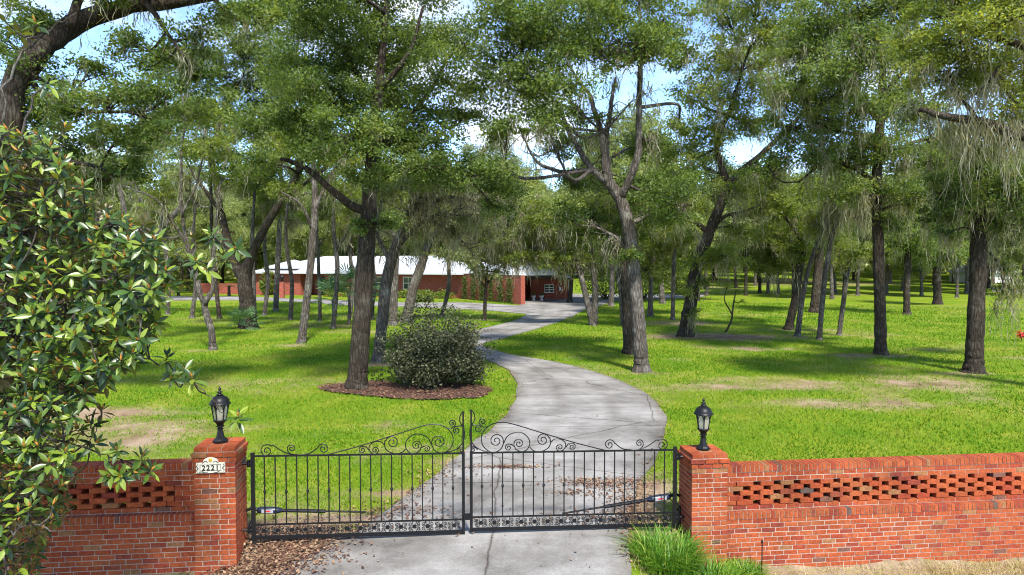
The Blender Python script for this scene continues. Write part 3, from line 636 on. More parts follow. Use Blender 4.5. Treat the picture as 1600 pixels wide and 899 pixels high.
def opener(u0, u1, z0, z1, label, group):
    a, b = W(np.array([u0, .42, z0])), W(np.array([u1, .46, z1])); root = thing('gate_opener', a, label, 'gate opener', group); b = b-a; a = a*0
    at_ = lambda t: a+(b-a)*t
    m = MB(); m.tube([at_(.0), at_(.02), at_(.17), at_(.22)], [.03, .046, .046, .03], 10); m.build('motor_housing', M['motor'], root, True)
    m = MB(); m.tube([at_(.2), at_(.62)], .026, 8); m.build('tube', M['iron'], root); m = MB(); m.tube([at_(.6), at_(1)], .014, 8); m.build('piston_rod', M['iron'], root)
    m = MB(); q0, q1 = at_(.045), at_(.15); off = np.array([VV[0], VV[1], 0])*-.0475
    up = np.array([0, 0, .024]); m.add([q0+off-up, q1+off-up, q1+off+up, q0+off+up, q0+off*.98-up, q1+off*.98-up, q1+off*.98+up, q0+off*.98+up], np.array([[0,1,2,3],[0,4,5,1],[3,2,6,7]])); st = m.build('sticker', M['sticker'], root)
    m = MB(); q0, q1 = at_(.075), at_(.125); off = off*1.02; up = up*.45; m.add([q0+off-up, q1+off-up, q1+off+up, q0+off+up], np.array([[0,1,2,3]])); m.build('sticker_print', M['redprint'], st)
    m = MB(); e = np.array([UV[0], UV[1], 0])*(-.16 if u1 > u0 else .16); m.tube([at_(.01), at_(.01)+e*.5+np.array([0,0,.03]), at_(.01)+e], .022, 6); m.tube(smooth_line([at_(.03), at_(0)+e*.4+np.array([0,0,-.12]), at_(0)+e*.9+np.array([0,0,-.3])], 5), .008, 5); m.build('bracket', M['iron'], root)
    return root
opener(.16, 1.62, .46, .36, 'black gate opener arm from the pillar with the number plaque', 'gate opener arms')
opener(GAP-.16, GAP-1.75, .44, .23, 'black gate opener arm from the pillar without a plaque', 'gate opener arms')
m = MB(); a = W(np.array([GAP-.05, .35, 0])); t_ = thing('gate_post', a, 'thin black iron post beside the opener arm and unnumbered pillar', 'post')
m.tube([(0, 0, -.3), (0, 0, .32)], .022, 8); m.build('shaft', M['iron'], t_); m = MB(); m.tube([(0, 0, .3), (-.14, -.02, .52)], .01, 6); m.build('brace', M['iron'], t_)

# ------------------------------------------------------------------ foliage
def leaves(mb, C, L, r, wr=.5, up=.35, tint=.5, quad=True, tv=.22, mat=0):
    n = len(C)
    if n == 0: return
    a = unit(r.normal(size=(n, 3))); nn = unit(r.normal(size=(n, 3)) + np.array([0, 0, up*2.2])); b = unit(np.cross(nn, a)); a = np.cross(b, nn)
    l = (L*(.65+.7*r.random(n)))[:, None]; w = l*wr*.5
    t = np.clip(tint + (r.random(n)-.5)*2*tv, 0, 1)
    if quad:
        V = np.stack([C-a*l*.5, C+b*w+nn*l*.08, C+a*l*.5, C-b*w+nn*l*.08], 1).reshape(-1, 3); F = np.arange(4*n).reshape(-1, 4)
    else:
        V = np.stack([C-a*l*.5-b*w, C-a*l*.4+b*w, C+a*l*.55], 1).reshape(-1, 3); F = np.arange(3*n).reshape(-1, 3)
    mb.add(V, F, t, mat)
def moss_strands(mb, tops, length, r, w=.018, per=10, spread=.13):
    for T in tops:
        k = max(3, int(per*(.5+r.random()))); LL = length*(.25+1.0*r.random()**1.4)
        st = T + r.normal(size=(k, 3))*np.array([spread, spread, .06]); ll = LL*(.12+.9*r.random(k)**1.6)
        nseg = 6; tt = np.linspace(0, 1, nseg)
        sway = np.cumsum(r.normal(size=(k, nseg, 2))*.085, 1)*np.minimum(1, ll)[:, None, None]; sway -= sway[:, :1]
        pull = .75*tt**.7                          # strands gather to a point
        pts = np.stack([st[:, None, 0]+sway[..., 0]-(st[:, None, 0]-T[0])*pull, st[:, None, 1]+sway[..., 1]-(st[:, None, 1]-T[1])*pull, st[:, None, 2]-ll[:, None]*tt], -1)
        an = r.random((k, nseg))*math.pi; s = np.stack([np.cos(an), np.sin(an), .25*np.sin(an*3)], -1)
        ww = w*(.5+.9*r.random((k, nseg)))*np.array([.7, 1.2, 1.0, .9, .6, .1])[None]
        A = pts - s*ww[..., None]; Bv = pts + s*ww[..., None]
        V = np.stack([A, Bv], 2).reshape(-1, 3); base = np.arange(k)[:, None]*nseg*2 + np.arange(nseg-1)[None]*2
        F = np.stack([base, base+1, base+3, base+2], -1).reshape(-1, 4)
        mb.add(V, F, np.clip(.45+(r.random(len(F))-.5)*.9, 0, 1))
def wiggle(p, r, amt):
    p = smooth_line(p, 5); k = len(p); n = r.normal(size=(k, 3))*amt; n[0] = 0
    n = (n + np.roll(n, 1, 0) + np.roll(n, -1, 0))/3; n[0] = 0
    return p + n
def make_tree(name, label, group, base, trunk, limbs, blobs, bark, leaf, seed, L=.13, cover=2.3, tintb=0., moss=0, moss_len=.9, twig=0, quad=True, extra_moss=(), cat='tree', flare=1.5):
    """everything in metres relative to base; trunk: [(x,y,z,r)...]; limbs: [[(x,y,z,r)...]...]; blobs: [(x,y,z,rad)...]"""
    r = np.random.default_rng(seed); root = thing(name, base, label, cat, group)
    wood = MB(); T = np.array(trunk, float); nodes = []
    def limb(Q, amt, n):
        Q = np.array(Q, float); p = wiggle(Q[:, :3], r, amt); k = len(p)
        rad = np.interp(np.linspace(0, 1, k), np.linspace(0, 1, len(Q)), Q[:, 3])*(1+.03*r.normal(size=k))
        wood.tube(p, np.maximum(rad, .006), n); nodes.append(np.c_[p, rad]); return p, rad
    tb = T.copy(); b0 = tb[0]; dv = unit(tb[1, :3]-b0[:3]); seg = np.linalg.norm(tb[1, :3]-b0[:3])
    fl = np.array([[*(b0[:3]+dv*h*b0[3]), b0[3]*q] for h, q in ((-.6, flare*1.12), (.1, flare*.96), (.45, 1+.55*(flare-1)), (.95, 1+.25*(flare-1)), (1.7, 1+.07*(flare-1)), (2.6, 1.0)) if h*b0[3] < seg*.8])
    tb = np.vstack([fl, tb[1:]]); limb(tb, T[0, 3]*.05, 14)
    for q in limbs: limb(q, .05*np.linalg.norm(np.array(q[-1][:3])-np.array(q[0][:3]))/max(2, len(q))*.8, 8)
    N = np.vstack(nodes); zmin = T[0, 2] + .25*(T[-1, 2]-T[0, 2]); N = N[N[:, 2] > zmin]
    crown = MB(); tips = []
    for (x, y, z, rad) in blobs:
        c = np.array([x, y, z]); dd = np.linalg.norm((N[:, :3]-c)*np.array([1, 1, 1.3]), axis=1) + np.maximum(0, N[:, 2]-z)*.8
        s = N[np.argmin(dd)]
        mid = (s[:3]+c)/2 + r.normal(size=3)*.12*np.linalg.norm(c-s[:3]) + np.array([0, 0, -.06*np.linalg.norm(c-s[:3])])
        rr = min(s[3]*.75, .03+.028*rad+.008*np.linalg.norm(c-s[:3]))
        bp = smooth_line([s[:3], mid, c], 5); wood.tube(bp, np.linspace(rr, .022, len(bp)), 6)
        ns = max(7, int(17*rad**1.5)); dirs = unit(r.normal(size=(ns, 3))); rr_ = r.random(ns)**.42
        sub = c + dirs*(rr_*rad)[:, None]*np.array([1.08, 1.08, .72])
        for q in sub:
            t0 = bp[r.integers(len(bp)//2, len(bp))]; md = (t0+q)/2+r.normal(size=3)*.08*rad
            wood.tube([t0, md, q], [.020, .013, .006], 3, cap=False)
        tips.append(sub)
        nleaf = int(1.2*cover*math.pi*rad*rad/(.25*L*L)); per = max(1, nleaf//ns)
        sg = .235*rad**.55
        C = (sub[:, None] + r.normal(size=(ns, per, 3))*np.array([sg, sg, sg*.55])*(.6+.8*r.random((ns, 1, 1))))
        tc_ = np.repeat(np.clip(.46 + tintb + .16*r.normal(size=ns), .05, .95), per)
        leaves(crown, C.reshape(-1, 3), L, r, tint=tc_, quad=quad, tv=.2)
    if twig:
        for q in nodes[1:]:
            for _ in range(twig):
                i = r.integers(len(q)//4, len(q)); p0 = q[i, :3]; d = unit(r.normal(size=3)*np.array([1, 1, .6])+np.array([0, 0, .15])); ll = .5+1.1*r.random()
                wood.tube(smooth_line([p0, p0+d*ll*.5+r.normal(size=3)*.1, p0+d*ll+np.array([0, 0, -.15*ll])+r.normal(size=3)*.12], 3), np.linspace(min(.022, q[i, 3]*.6), .005, 7), 4, cap=False)
                tips.append((p0+d*ll)[None])
    wood.build('trunk', bark, root, smooth=True)
    if crown.n: crown.build('crown', leaf, root)
    if moss or len(extra_moss):
        mm = MB()
        if moss and tips:
            al = np.vstack(tips + [q[len(q)//3:, :3] for q in nodes[1:]]); moss_strands(mm, al[r.integers(len(al), size=int(moss*1.7))], moss_len*1.15, r, w=.004+.085*L)
        if len(extra_moss):
            for (x, y, z, ln_) in extra_moss: moss_strands(mm, np.array([x, y, z])+r.normal(size=(6, 3))*np.array([.36, .5, .12]), ln_*1.15, r, w=.003+.075*L, per=13, spread=.12)
        mo = mm.build('spanish_moss', M['moss'], root, kind='stuff')
    return root
def hero(label, base, trunk, w, limbs=(), blobs=(), d=None, leaf='oak_a', bark='bark', seed=1, L=None, cover=2.2, tintb=0., moss=0, moss_len=.9, twig=0, group='oak trees on the lawn', quad=None, xm=(), flare=1.42, depth_spread=.8, name='oak_tree'):
    """measured from the photograph: base and outline are lines of sight, all at the tree's own distance d"""
    g = G(*base); D = d or g[1]
    if d: g = P(base[0], base[1], d); g[2] = 0
    g[2] = float(terrain(g[0], g[1])); r = np.random.default_rng(seed+500); s = D/FPX
    def rel(px, py, dd=0): return P(px, py, D+dd) - g
    k = len(trunk); ws = np.interp(np.linspace(0, 1, k+1), np.linspace(0, 1, len(w)), w)*s/2*.80
    ws[0] = min(ws[0], ws[1]*1.05)
    T = [(0, 0, 0, ws[0])] + [(*rel(*p), ws[i+1]) for i, p in enumerate(trunk)]
    Ls = []
    for pts, w0, w1 in limbs:
        n = len(pts); dz = np.cumsum(r.normal(size=n)*.35); dz -= dz[0]
        Ls.append([(*rel(p[0], p[1], p[2] if len(p) > 2 else dz[i]), (w0+(w1-w0)*i/(n-1))*s/2) for i, p in enumerate(pts)])
    B = []
    for b in blobs:
        dd = b[3] if len(b) > 3 else r.normal()*depth_spread*b[2]*s*1.2
        B.append((*rel(b[0], b[1], dd), b[2]*s))
    L = L or .040+.0031*D; quad = D < 33 if quad is None else quad
    xmm = [(*rel(x[0], x[1], x[3] if len(x) > 3 else 0), x[2]*s) for x in xm]
    return make_tree(name, label, group, g, T, Ls, B, M[bark], M[leaf], seed, L, cover, tintb, moss, moss_len, twig, quad, xmm, flare=flare)

# ------------------------------------------------------------------ the big trees
hero('dark straight trunked oak beside the rounded bush in the mulch bed', (557,606), [(565,500),(572,400),(577,310),(582,240),(590,150),(600,60),(605,-40)], [42,35,33,30,26,20,12,8],
  [([(576,335),(545,320),(510,290),(470,258),(440,250)], 15, 6), ([(580,250),(560,190),(520,140),(480,100)], 13, 4), ([(584,230),(625,200),(665,150),(700,90)], 13, 4), ([(580,290),(620,270),(670,262),(730,270)], 12, 4), ([(592,140),(640,80),(660,10)], 10, 4), ([(588,170),(545,90),(530,20)], 10, 4)],
  [(580,70,70),(520,60,62),(640,60,65),(500,140,62),(560,150,62),(625,150,62),(690,120,60),(540,215,56),(610,215,52),(665,205,56),(500,215,44),(470,180,42),(720,60,55),(640,270,44),(700,265,40),(755,275,44),(785,295,34),(560,-30,80),(660,-50,80),(500,-40,70),(600,-120,80),(575,275,34,-1.5),(730,180,44),(455,110,45),(600,345,24,-.6),(560,355,16,-.4),(770,320,26)],
  seed=11, cover=2.5, moss=70, moss_len=.7, tintb=-.04)
hero('grey trunked leaning oak with bare arching branches, behind the rounded bush', (591,566), [(597,500),(604,440),(615,395),(632,352),(660,318)], [25,22,22,20,15,11],
  [([(632,352),(670,322),(710,308),(750,318),(775,345)], 9, 2.5), ([(618,390),(650,355),(690,335),(735,340)], 8, 2), ([(660,318),(690,285),(730,280),(760,295)], 8, 2), ([(610,410),(590,360),(600,300)], 8, 3), ([(640,340),(680,350),(720,375),(740,400)], 6, 2), ([(650,325),(660,290),(700,262)], 6, 2), ([(625,365),(640,330),(650,280)], 6, 2)],
  [(740,345,22),(700,365,18),(760,365,20),(600,300,30),(650,290,24)], leaf='oak_c', bark='bark_grey', seed=12, cover=1.3, moss=240, moss_len=1.0, twig=26)
hero('slim grey oak whose trunk rises between two leaning trunks behind the bush', (614,509), [(616,450),(618,410),(624,370),(640,320)], [19,16,14,11,7], [([(622,380),(600,340),(590,300)], 7, 3), ([(628,360),(660,300),(670,250)], 7, 3)],
  [(600,300,32),(665,250,36),(640,290,30),(630,220,40)], leaf='oak_b', bark='bark_grey', seed=13, moss=60)
hero('grey oak leaning over the far road with mossy drooping branches', (634,503), [(646,450),(660,410),(672,378),(695,345)], [24,19,17,14,9],
  [([(690,350),(730,335),(770,345),(800,380)], 7, 2), ([(672,378),(665,330),(690,290)], 7, 3), ([(680,365),(720,360),(760,385),(775,410)], 6, 2), ([(695,345),(740,310),(800,320),(830,350)], 6, 2)],
  [(735,350,24),(775,372,24),(800,345,26),(690,290,36),(740,300,34),(820,370,24),(850,350,30),(790,300,30),(700,398,22),(738,408,20),(780,402,22),(662,388,18),(825,405,18)], leaf='oak_c', bark='bark_grey', seed=14, moss=260, moss_len=1.5, twig=14, cover=1.7)
hero('young thin tree standing alone on the grass island inside the road loop', (757,501), [(758,465),(760,440),(762,415)], [8,7,6,4], [([(759,450),(745,430),(725,400)], 4, 1), ([(760,445),(778,425),(795,400)], 4, 1), ([(760,440),(752,410),(748,385)], 3.5, 1)],
  [(735,405,20),(765,395,22),(790,408,18),(750,425,16),(775,425,16)], leaf='oak_c', bark='bark', seed=15, moss=40, cover=1.3, moss_len=1.0)
hero('leaning dark tree with a fork near its foot, beside the fan palm', (388,513), [(385,470),(383,430),(392,402),(412,360),(432,325),(466,272),(480,230)], [34,28,26,17,15,14,11,7],
  [([(383,440),(366,405),(350,350),(338,290),(332,230)], 18, 7), ([(430,328),(460,298),(500,270),(520,240)], 9, 3), ([(345,330),(315,290),(290,250)], 8, 3), ([(466,275),(470,210),(450,150)], 9, 3), ([(333,240),(350,170),(380,120)], 7, 2)],
  [(400,135,52),(440,180,46),(385,195,44),(425,95,50),(460,130,42),(350,160,40),(370,60,55),(430,20,60),(330,110,45),(450,225,36),(300,240,30),(500,230,36),(400,250,32),(300,180,40),(480,40,50),(360,250,30)], leaf='oak_a', seed=16, moss=120, moss_len=1.3, tintb=.08)
hero('small grey tree forking low in a Y on the open lawn', (333,546), [(330,515),(322,490),(318,470)], [16,13,13,11], [([(319,475),(308,440),(298,400),(285,330),(283,250),(290,190)], 9, 3), ([(320,478),(334,445),(333,400),(340,340),(345,290)], 9, 3), ([(300,405),(270,350),(240,310),(190,290)], 5, 2), ([(285,340),(310,280),(320,200)], 4, 2)],
  [(300,180,38),(250,130,42),(330,230,30),(345,280,26),(210,270,30),(280,90,45),(230,200,34)], leaf='oak_b', bark='bark_grey', seed=17, moss=70, cover=1.9)
hero('slender straight trunk just beyond the small forked tree', (343,499), [(337,440),(331,380),(330,300),(325,220)], [9,8,7,6,4], [], [(325,220,40),(300,170,40),(350,180,36)], leaf='oak_b', seed=18)
hero('thin trunk close against the leaning dark forked tree', (397,498), [(396,440),(394,380),(398,300)], [10,9,8,5], [], [(400,290,36),(420,260,30)], leaf='oak_b', bark='bark_grey', seed=19, moss=40)
hero('thin straight trunk in front of the red brick house wall', (431,486), [(433,430),(436,370),(438,300),(440,240)], [11,10,10,8,5], [([(437,350),(455,320),(480,300)], 4, 2)], [(440,240,44),(470,280,30),(410,200,40),(420,310,22)], leaf='oak_b', bark='bark_grey', seed=20, moss=60, moss_len=1.4)
hero('slightly leaning grey trunk before the house entrance', (471,536), [(478,480),(484,430),(489,370),(492,310),(488,240)], [17,15,14,14,12,8], [([(490,340),(510,290),(535,250)], 7, 3), ([(488,360),(470,320),(440,300)], 6, 2)], [(500,240,40),(460,220,42),(540,240,36),(480,170,46),(440,300,24)], leaf='oak_b', bark='bark_grey', seed=21, moss=60)
hero('thin trunk standing left of the fan palms by the road', (500,503), [(499,450),(497,400),(495,350)], [8,7,6,5], [], [(495,330,30),(515,300,28)], leaf='oak_b', bark='bark_grey', seed=22, moss=30)
hero('thin crooked trunk among the fan palms', (521,516), [(525,460),(527,410),(521,360),(523,300)], [10,9,9,8,5], [([(524,390),(545,360),(560,330)], 4, 2)], [(523,300,34),(550,320,26),(500,270,32)], leaf='oak_b', bark='bark_grey', seed=23, moss=50)
# centre
hero('tall grey oak with spreading limbs at the bend of the drive', (1003,579), [(999,520),(994,460),(988,400),(981,350),(968,310),(950,285)], [31,27,26,26,25,23,20],
  [([(952,288),(925,265),(900,225),(885,195),(870,160)], 13, 5), ([(950,288),(944,240),(938,200),(925,160),(900,120)], 14, 5), ([(952,290),(948,220),(955,170),(962,120)], 11, 4), ([(925,266),(880,268),(840,255),(818,215)], 9, 3), ([(980,352),(1005,340),(1040,320),(1070,300)], 10, 3), ([(968,312),(994,250),(998,180),(1001,110),(1000,40)], 13, 6), ([(986,395),(960,370),(930,355)], 8, 3), ([(940,205),(960,190),(985,160)], 5, 2)],
  [(830,60,62,-4),(870,120,50,-4),(810,140,44,-4),(850,185,36,-4),(800,30,50,-4),(900,40,62,-3),(960,60,62,-2),(1010,70,52,-1),(880,-30,75),(980,-40,80),(1040,40,50),(1005,350,38,2.2),(1040,300,42),(950,365,28,2.2),(925,335,28,2.5),(1070,280,36),(1010,290,32),(880,330,28),(985,400,22),(1020,215,24),(910,175,26),(1040,340,34),(790,200,30,-4),(1060,90,32),(868,232,34,4),(930,215,30,5),(895,285,28,4),(985,230,26,4),(1060,190,30,3)],
  bark='bark_grey', seed=31, cover=2.4, moss=190, moss_len=1.1, twig=8)
hero('dark trunk partly hidden behind the tall grey oak at the bend', (984,553), [(981,490),(976,430),(968,375),(955,330)], [26,22,19,16,10], [([(972,400),(945,365),(925,340)], 9, 3), ([(968,375),(990,330),(1010,300)], 8, 3)], [(920,335,34),(960,320,34),(1010,300,34),(900,365,24),(940,375,20)], leaf='oak_b', seed=32, moss=70)
hero('pair of pale leaning trunks from one foot by the upper drive', (926,509), [(916,465),(906,425),(897,398)], [14,12,11,8], [([(930,507),(929,450),(925,395),(928,360)], 11, 7), ([(898,400),(880,370),(870,340)], 6, 2), ([(927,380),(945,350),(960,330)], 6, 2)], [(875,350,32),(920,345,32),(890,385,24),(955,335,30),(845,370,26),(910,400,18),(862,402,24),(832,388,26),(884,422,14),(812,402,18),(850,330,30),(830,350,26)], leaf='oak_b', bark='bark_grey', seed=33, moss=240, moss_len=1.4)
hero('thin pale trunk leaning away beside the pair by the upper drive', (973,509), [(969,460),(963,410),(958,385)], [8,7,7,5], [], [(958,370,30),(985,390,22)], leaf='oak_b', bark='bark_grey', seed=34, moss=30)
hero('oak leaning over a bed of fallen leaves, its trunk wrapped in creeper', (1071,527), [(1077,480),(1086,430),(1102,380),(1122,330),(1140,285)], [30,25,24,22,19,14],
  [([(1130,300),(1165,262),(1205,228),(1245,185),(1270,150)], 12, 4), ([(1105,370),(1130,340),(1165,330)], 8, 3), ([(1138,288),(1120,230),(1140,170),(1160,110)], 11, 4), ([(1108,365),(1070,330),(1050,290)], 9, 3), ([(1180,250),(1195,270),(1225,262)], 6, 2)],
  [(1075,235,46),(1120,200,44),(1050,280,38),(1110,265,36),(1150,150,46),(1190,100,50),(1130,90,48),(1090,150,40),(1180,190,38),(1225,150,42),(1160,290,30),(1080,320,32),(1130,20,55),(1210,40,55),(1180,-50,70),(1090,410,18,-.8),(1075,455,15,-.8),(1100,440,15,-.6),(1080,490,11,-.7),(1110,395,18,-.6),(1140,400,26),(1150,360,28),(1190,320,32,3),(1215,270,30,3)],
  seed=35, xm=[(1134,405,80),(1216,430,45)], cover=1.9, moss=260, moss_len=1.5, twig=8, tintb=.05, leaf='oak_b', bark='bark')
# right
hero('straight dark oak on the open lawn, second tree from the photo edge', (1376,555), [(1375,480),(1373,400),(1370,310),(1372,230),(1378,150),(1380,60)], [26,21,20,20,18,15,9],
  [([(1371,290),(1335,262),(1290,255),(1250,285)], 9, 3), ([(1372,250),(1420,225),(1465,215)], 9, 3), ([(1375,190),(1330,140),(1290,110)], 10, 3), ([(1378,150),(1420,100),(1440,50)], 9, 3), ([(1372,330),(1400,320),(1430,325)], 5, 2), ([(1374,215),(1310,205),(1250,180)], 8, 3)],
  [(1300,110,58),(1360,90,60),(1330,170,56),(1280,180,50),(1400,160,50),(1420,90,54),(1370,230,50),(1320,240,48),(1270,240,44),(1420,240,42),(1380,300,38),(1330,300,34),(1440,180,40),(1250,130,46),(1340,10,65),(1420,0,65),(1270,40,55),(1380,-80,80),(1390,345,26),(1440,300,28),(1240,80,46),(1465,240,34),(1230,200,36),(1200,260,34)],
  seed=41, cover=2.2, moss=330, moss_len=1.6, tintb=.06, xm=[(1330,300,90),(1345,290,80),(1415,300,110),(1422,310,95),(1310,320,80)])
hero('stout dark oak nearest the photo edge, its foot flared into the grass', (1521,584), [(1524,520),(1527,450),(1529,390),(1528,330),(1530,260)], [36,30,29,29,26,16],
  [([(1529,400),(1545,395),(1562,415),(1570,450)], 5, 2), ([(1528,340),(1490,310),(1460,300)], 9, 3), ([(1529,320),(1575,290),(1620,280)], 10, 3), ([(1530,265),(1500,220),(1490,180)], 9, 3)],
  [(1530,290,46),(1490,320,38),(1575,310,44),(1560,250,46),(1500,250,44),(1465,330,28),(1610,280,50),(1545,345,30),(1600,350,30),(1475,285,30),(1640,330,50),(1545,210,44),(1565,420,16,.2),(1575,455,16,.2),(1590,440,14,.3),(1480,365,18)],
  seed=42, cover=2.3, moss=200, moss_len=1.3, tintb=-.02, xm=[(1555,470,60,.2)])
hero('huge oak beyond the photo edge with a mossy limb reaching in above the lawn', (1790,640), [(1780,480),(1765,330),(1750,230),(1740,120)], [60,52,48,44,30], 
  [([(1752,240),(1690,230),(1600,212),(1530,190),(1470,180),(1435,172)], 24, 7), ([(1745,160),(1680,100),(1600,70),(1530,50)], 20, 6), ([(1600,212),(1580,160),(1560,110)], 9, 4), ([(1742,130),(1700,40),(1650,-20)], 16, 6), ([(1530,192),(1500,150),(1480,110)], 7, 3), ([(1580,66),(1550,120),(1520,150)],6,2)],
  [(1500,60,56),(1560,40,60),(1600,100,54),(1540,120,46),(1480,120,44),(1450,60,46),(1620,20,65),(1520,-20,60),(1600,-60,70),(1590,160,38),(1470,10,46),(1640,120,60),(1690,60,60),(1440,110,30)],
  d=18.5, seed=43, cover=2.2, moss=120, moss_len=1.4, tintb=.14, leaf='oak_b', xm=[(1460,180,90),(1490,185,110),(1520,190,120),(1560,200,130),(1575,205,150),(1590,210,120),(1470,150,80),(1500,170,90)])
hero('thick dark leaning trunk, leftmost of the leaning group on the lawn', (1232,515), [(1243,465),(1250,420),(1256,385),(1270,340)], [20,15,14,12,8], [([(1245,455),(1246,420),(1244,390)], 8, 5), ([(1256,385),(1235,350),(1215,320)], 7, 3)], [(1215,320,34),(1255,340,36),(1230,375,30),(1270,300,36),(1195,360,26),(1200,280,34),(1250,395,20)], leaf='oak_b', seed=44, moss=90, tintb=-.05)
hero('slim leaning trunk, second of the leaning group on the lawn', (1246,525), [(1253,470),(1262,425),(1275,385),(1290,350)], [12,10,9,8,6], [], [(1295,340,30),(1275,350,24)], leaf='oak_b', bark='bark_grey', seed=45, moss=60)
hero('slim pale curving trunk draped in moss, third of the leaning group', (1280,532), [(1285,470),(1291,420),(1300,370),(1312,335),(1325,310)], [12,10,10,9,8,6], [([(1300,372),(1290,345),(1300,310)], 5, 2)], [(1325,300,30),(1300,320,26),(1345,330,22)], leaf='oak_c', bark='bark_grey', seed=46, moss=110, moss_len=1.6)
hero('short slim leaning trunk, rightmost of the leaning group on the lawn', (1311,524), [(1317,480),(1322,440),(1328,410)], [10,9,9,6], [], [(1330,400,28),(1310,385,24),(1350,390,24)], leaf='oak_b', bark='bark_grey', seed=47, moss=30)
hero('broad dark trunk standing behind the leaning group', (1273,489), [(1277,440),(1280,390),(1282,340)], [22,18,16,12], [], [(1282,340,44),(1255,370,30),(1310,365,32),(1280,290,44)], leaf='oak_a', seed=48, moss=50)
hero('dark trunk between the two straight oaks of the open lawn', (1417,491), [(1417,450),(1418,410),(1420,360)], [15,12,12,8], [], [(1420,365,40),(1395,385,26),(1445,380,30),(1420,310,44)], leaf='oak_a', seed=49, moss=50, tintb=.1)
hero('squat trunk left of the stout flared oak, far across the lawn', (1465,476), [(1464,440),(1464,410),(1462,370)], [18,14,12,8], [], [(1462,380,34),(1440,400,24),(1485,395,28),(1465,340,36)], leaf='oak_a', seed=50, moss=40, tintb=.1)
hero('thin trunk beside the creeper clad oak, nearer the drive', (1051,500), [(1052,450),(1053,410),(1056,370)], [9,8,8,5], [], [(1056,365,32),(1035,385,22)], leaf='oak_b', bark='bark_grey', seed=51, moss=50)
hero('crooked young tree with few leaves by the fallen leaf bed', (1134,520), [(1143,500),(1146,475),(1150,455)], [5,4,3,2], [([(1144,492),(1133,470),(1135,450)], 2.5, 1)], [(1150,455,6),(1160,470,5),(1135,450,5),(1165,455,5)], leaf='oak_b', bark='bark', seed=52, L=.09, cover=.9)
# left edge
hero('huge oak at the photo edge with a thick limb arching overhead', (-10,640), [(5,500),(12,380),(14,260),(18,160),(35,105)], [60,50,44,42,42,44],
  [([(30,115),(75,65),(130,32),(200,10),(280,2),(380,-12)], 40, 18), ([(16,200),(-40,120),(-80,40)], 30, 12), ([(110,42),(130,-20),(160,-80)], 16, 7), ([(14,280),(60,250),(120,255),(180,275)], 12, 4), ([(40,100),(60,140),(120,170),(190,175)], 12, 4), ([(230,6),(260,50),(290,90)], 9, 3), ([(330,-5),(370,30),(400,40)], 7, 3)],
  [(130,175,48),(185,215,44),(110,235,46),(80,180,46),(170,150,42),(220,165,38),(150,280,38),(90,290,38),(200,260,34),(60,30,50),(20,70,40),(250,90,36),(300,60,34),(40,250,40),(350,20,32),(400,25,36),(170,-30,50),(90,-40,55),(300,-50,55),(240,-80,60),(400,-60,55),(430,10,30),(300,120,28),(140,110,32),(262,150,36),(30,165,46),(60,120,40),(205,70,34),(250,200,32),(-20,200,50),(120,330,30)],
  d=17.5, seed=61, cover=2.2, moss=110, moss_len=.8, tintb=-.05)

hero('pale gnarled oak with crooked spreading limbs seen above the magnolia', (228,470), [(227,440),(226,405)], [30,26,24], [([(226,408),(200,362),(192,312),(178,270)], 14, 4), ([(226,405),(255,352),(290,312),(300,270)], 14, 4), ([(226,408),(234,345),(215,290),(225,240)], 13, 4), ([(290,312),(325,325),(345,300)], 6, 2), ([(200,362),(165,340),(150,310)], 6, 2), ([(245,368),(275,372),(300,355)], 5, 2)],
  [(180,255,32),(300,262,30),(225,225,36),(150,300,24),(345,290,22),(265,270,22),(195,215,30),(270,215,32)], leaf='oak_c', bark='bark_grey', seed=71, moss=90, moss_len=1.6, twig=8, cover=1.5)
for k, (px, py, top, bl) in enumerate([(262,492,(255,300),[(255,300,32),(235,330,22)]), (300,498,(306,320),[(306,315,30),(290,280,30)]), (413,494,(418,330),[(420,325,26),(405,345,18)]), (454,500,(448,320),[(448,318,28),(465,345,20)]), (546,497,(552,340),[(552,338,26),(535,355,18)]), (577,500,(590,350),[(592,348,26)]), (690,496,(712,350),[(712,350,26),(735,370,20)])]):
    hero(['first', 'second', 'third', 'fourth', 'fifth', 'sixth', 'seventh'][k]+' from the left of the slender grey saplings scattered before the house', (px,py), [((px*2+top[0])/3+4,(py*2+top[1])/3), ((px+top[0]*2)/3-3,(py+top[1]*2)/3), top], [9,8,7,4], [(((px+top[0])/2,(py+top[1])/2-20), 4, 1)][:0], bl, leaf='oak_c' if k % 2 else 'oak_b', bark='bark_grey', seed=80+k, moss=50, moss_len=1.3, group='slender saplings before the house', cover=1.8)
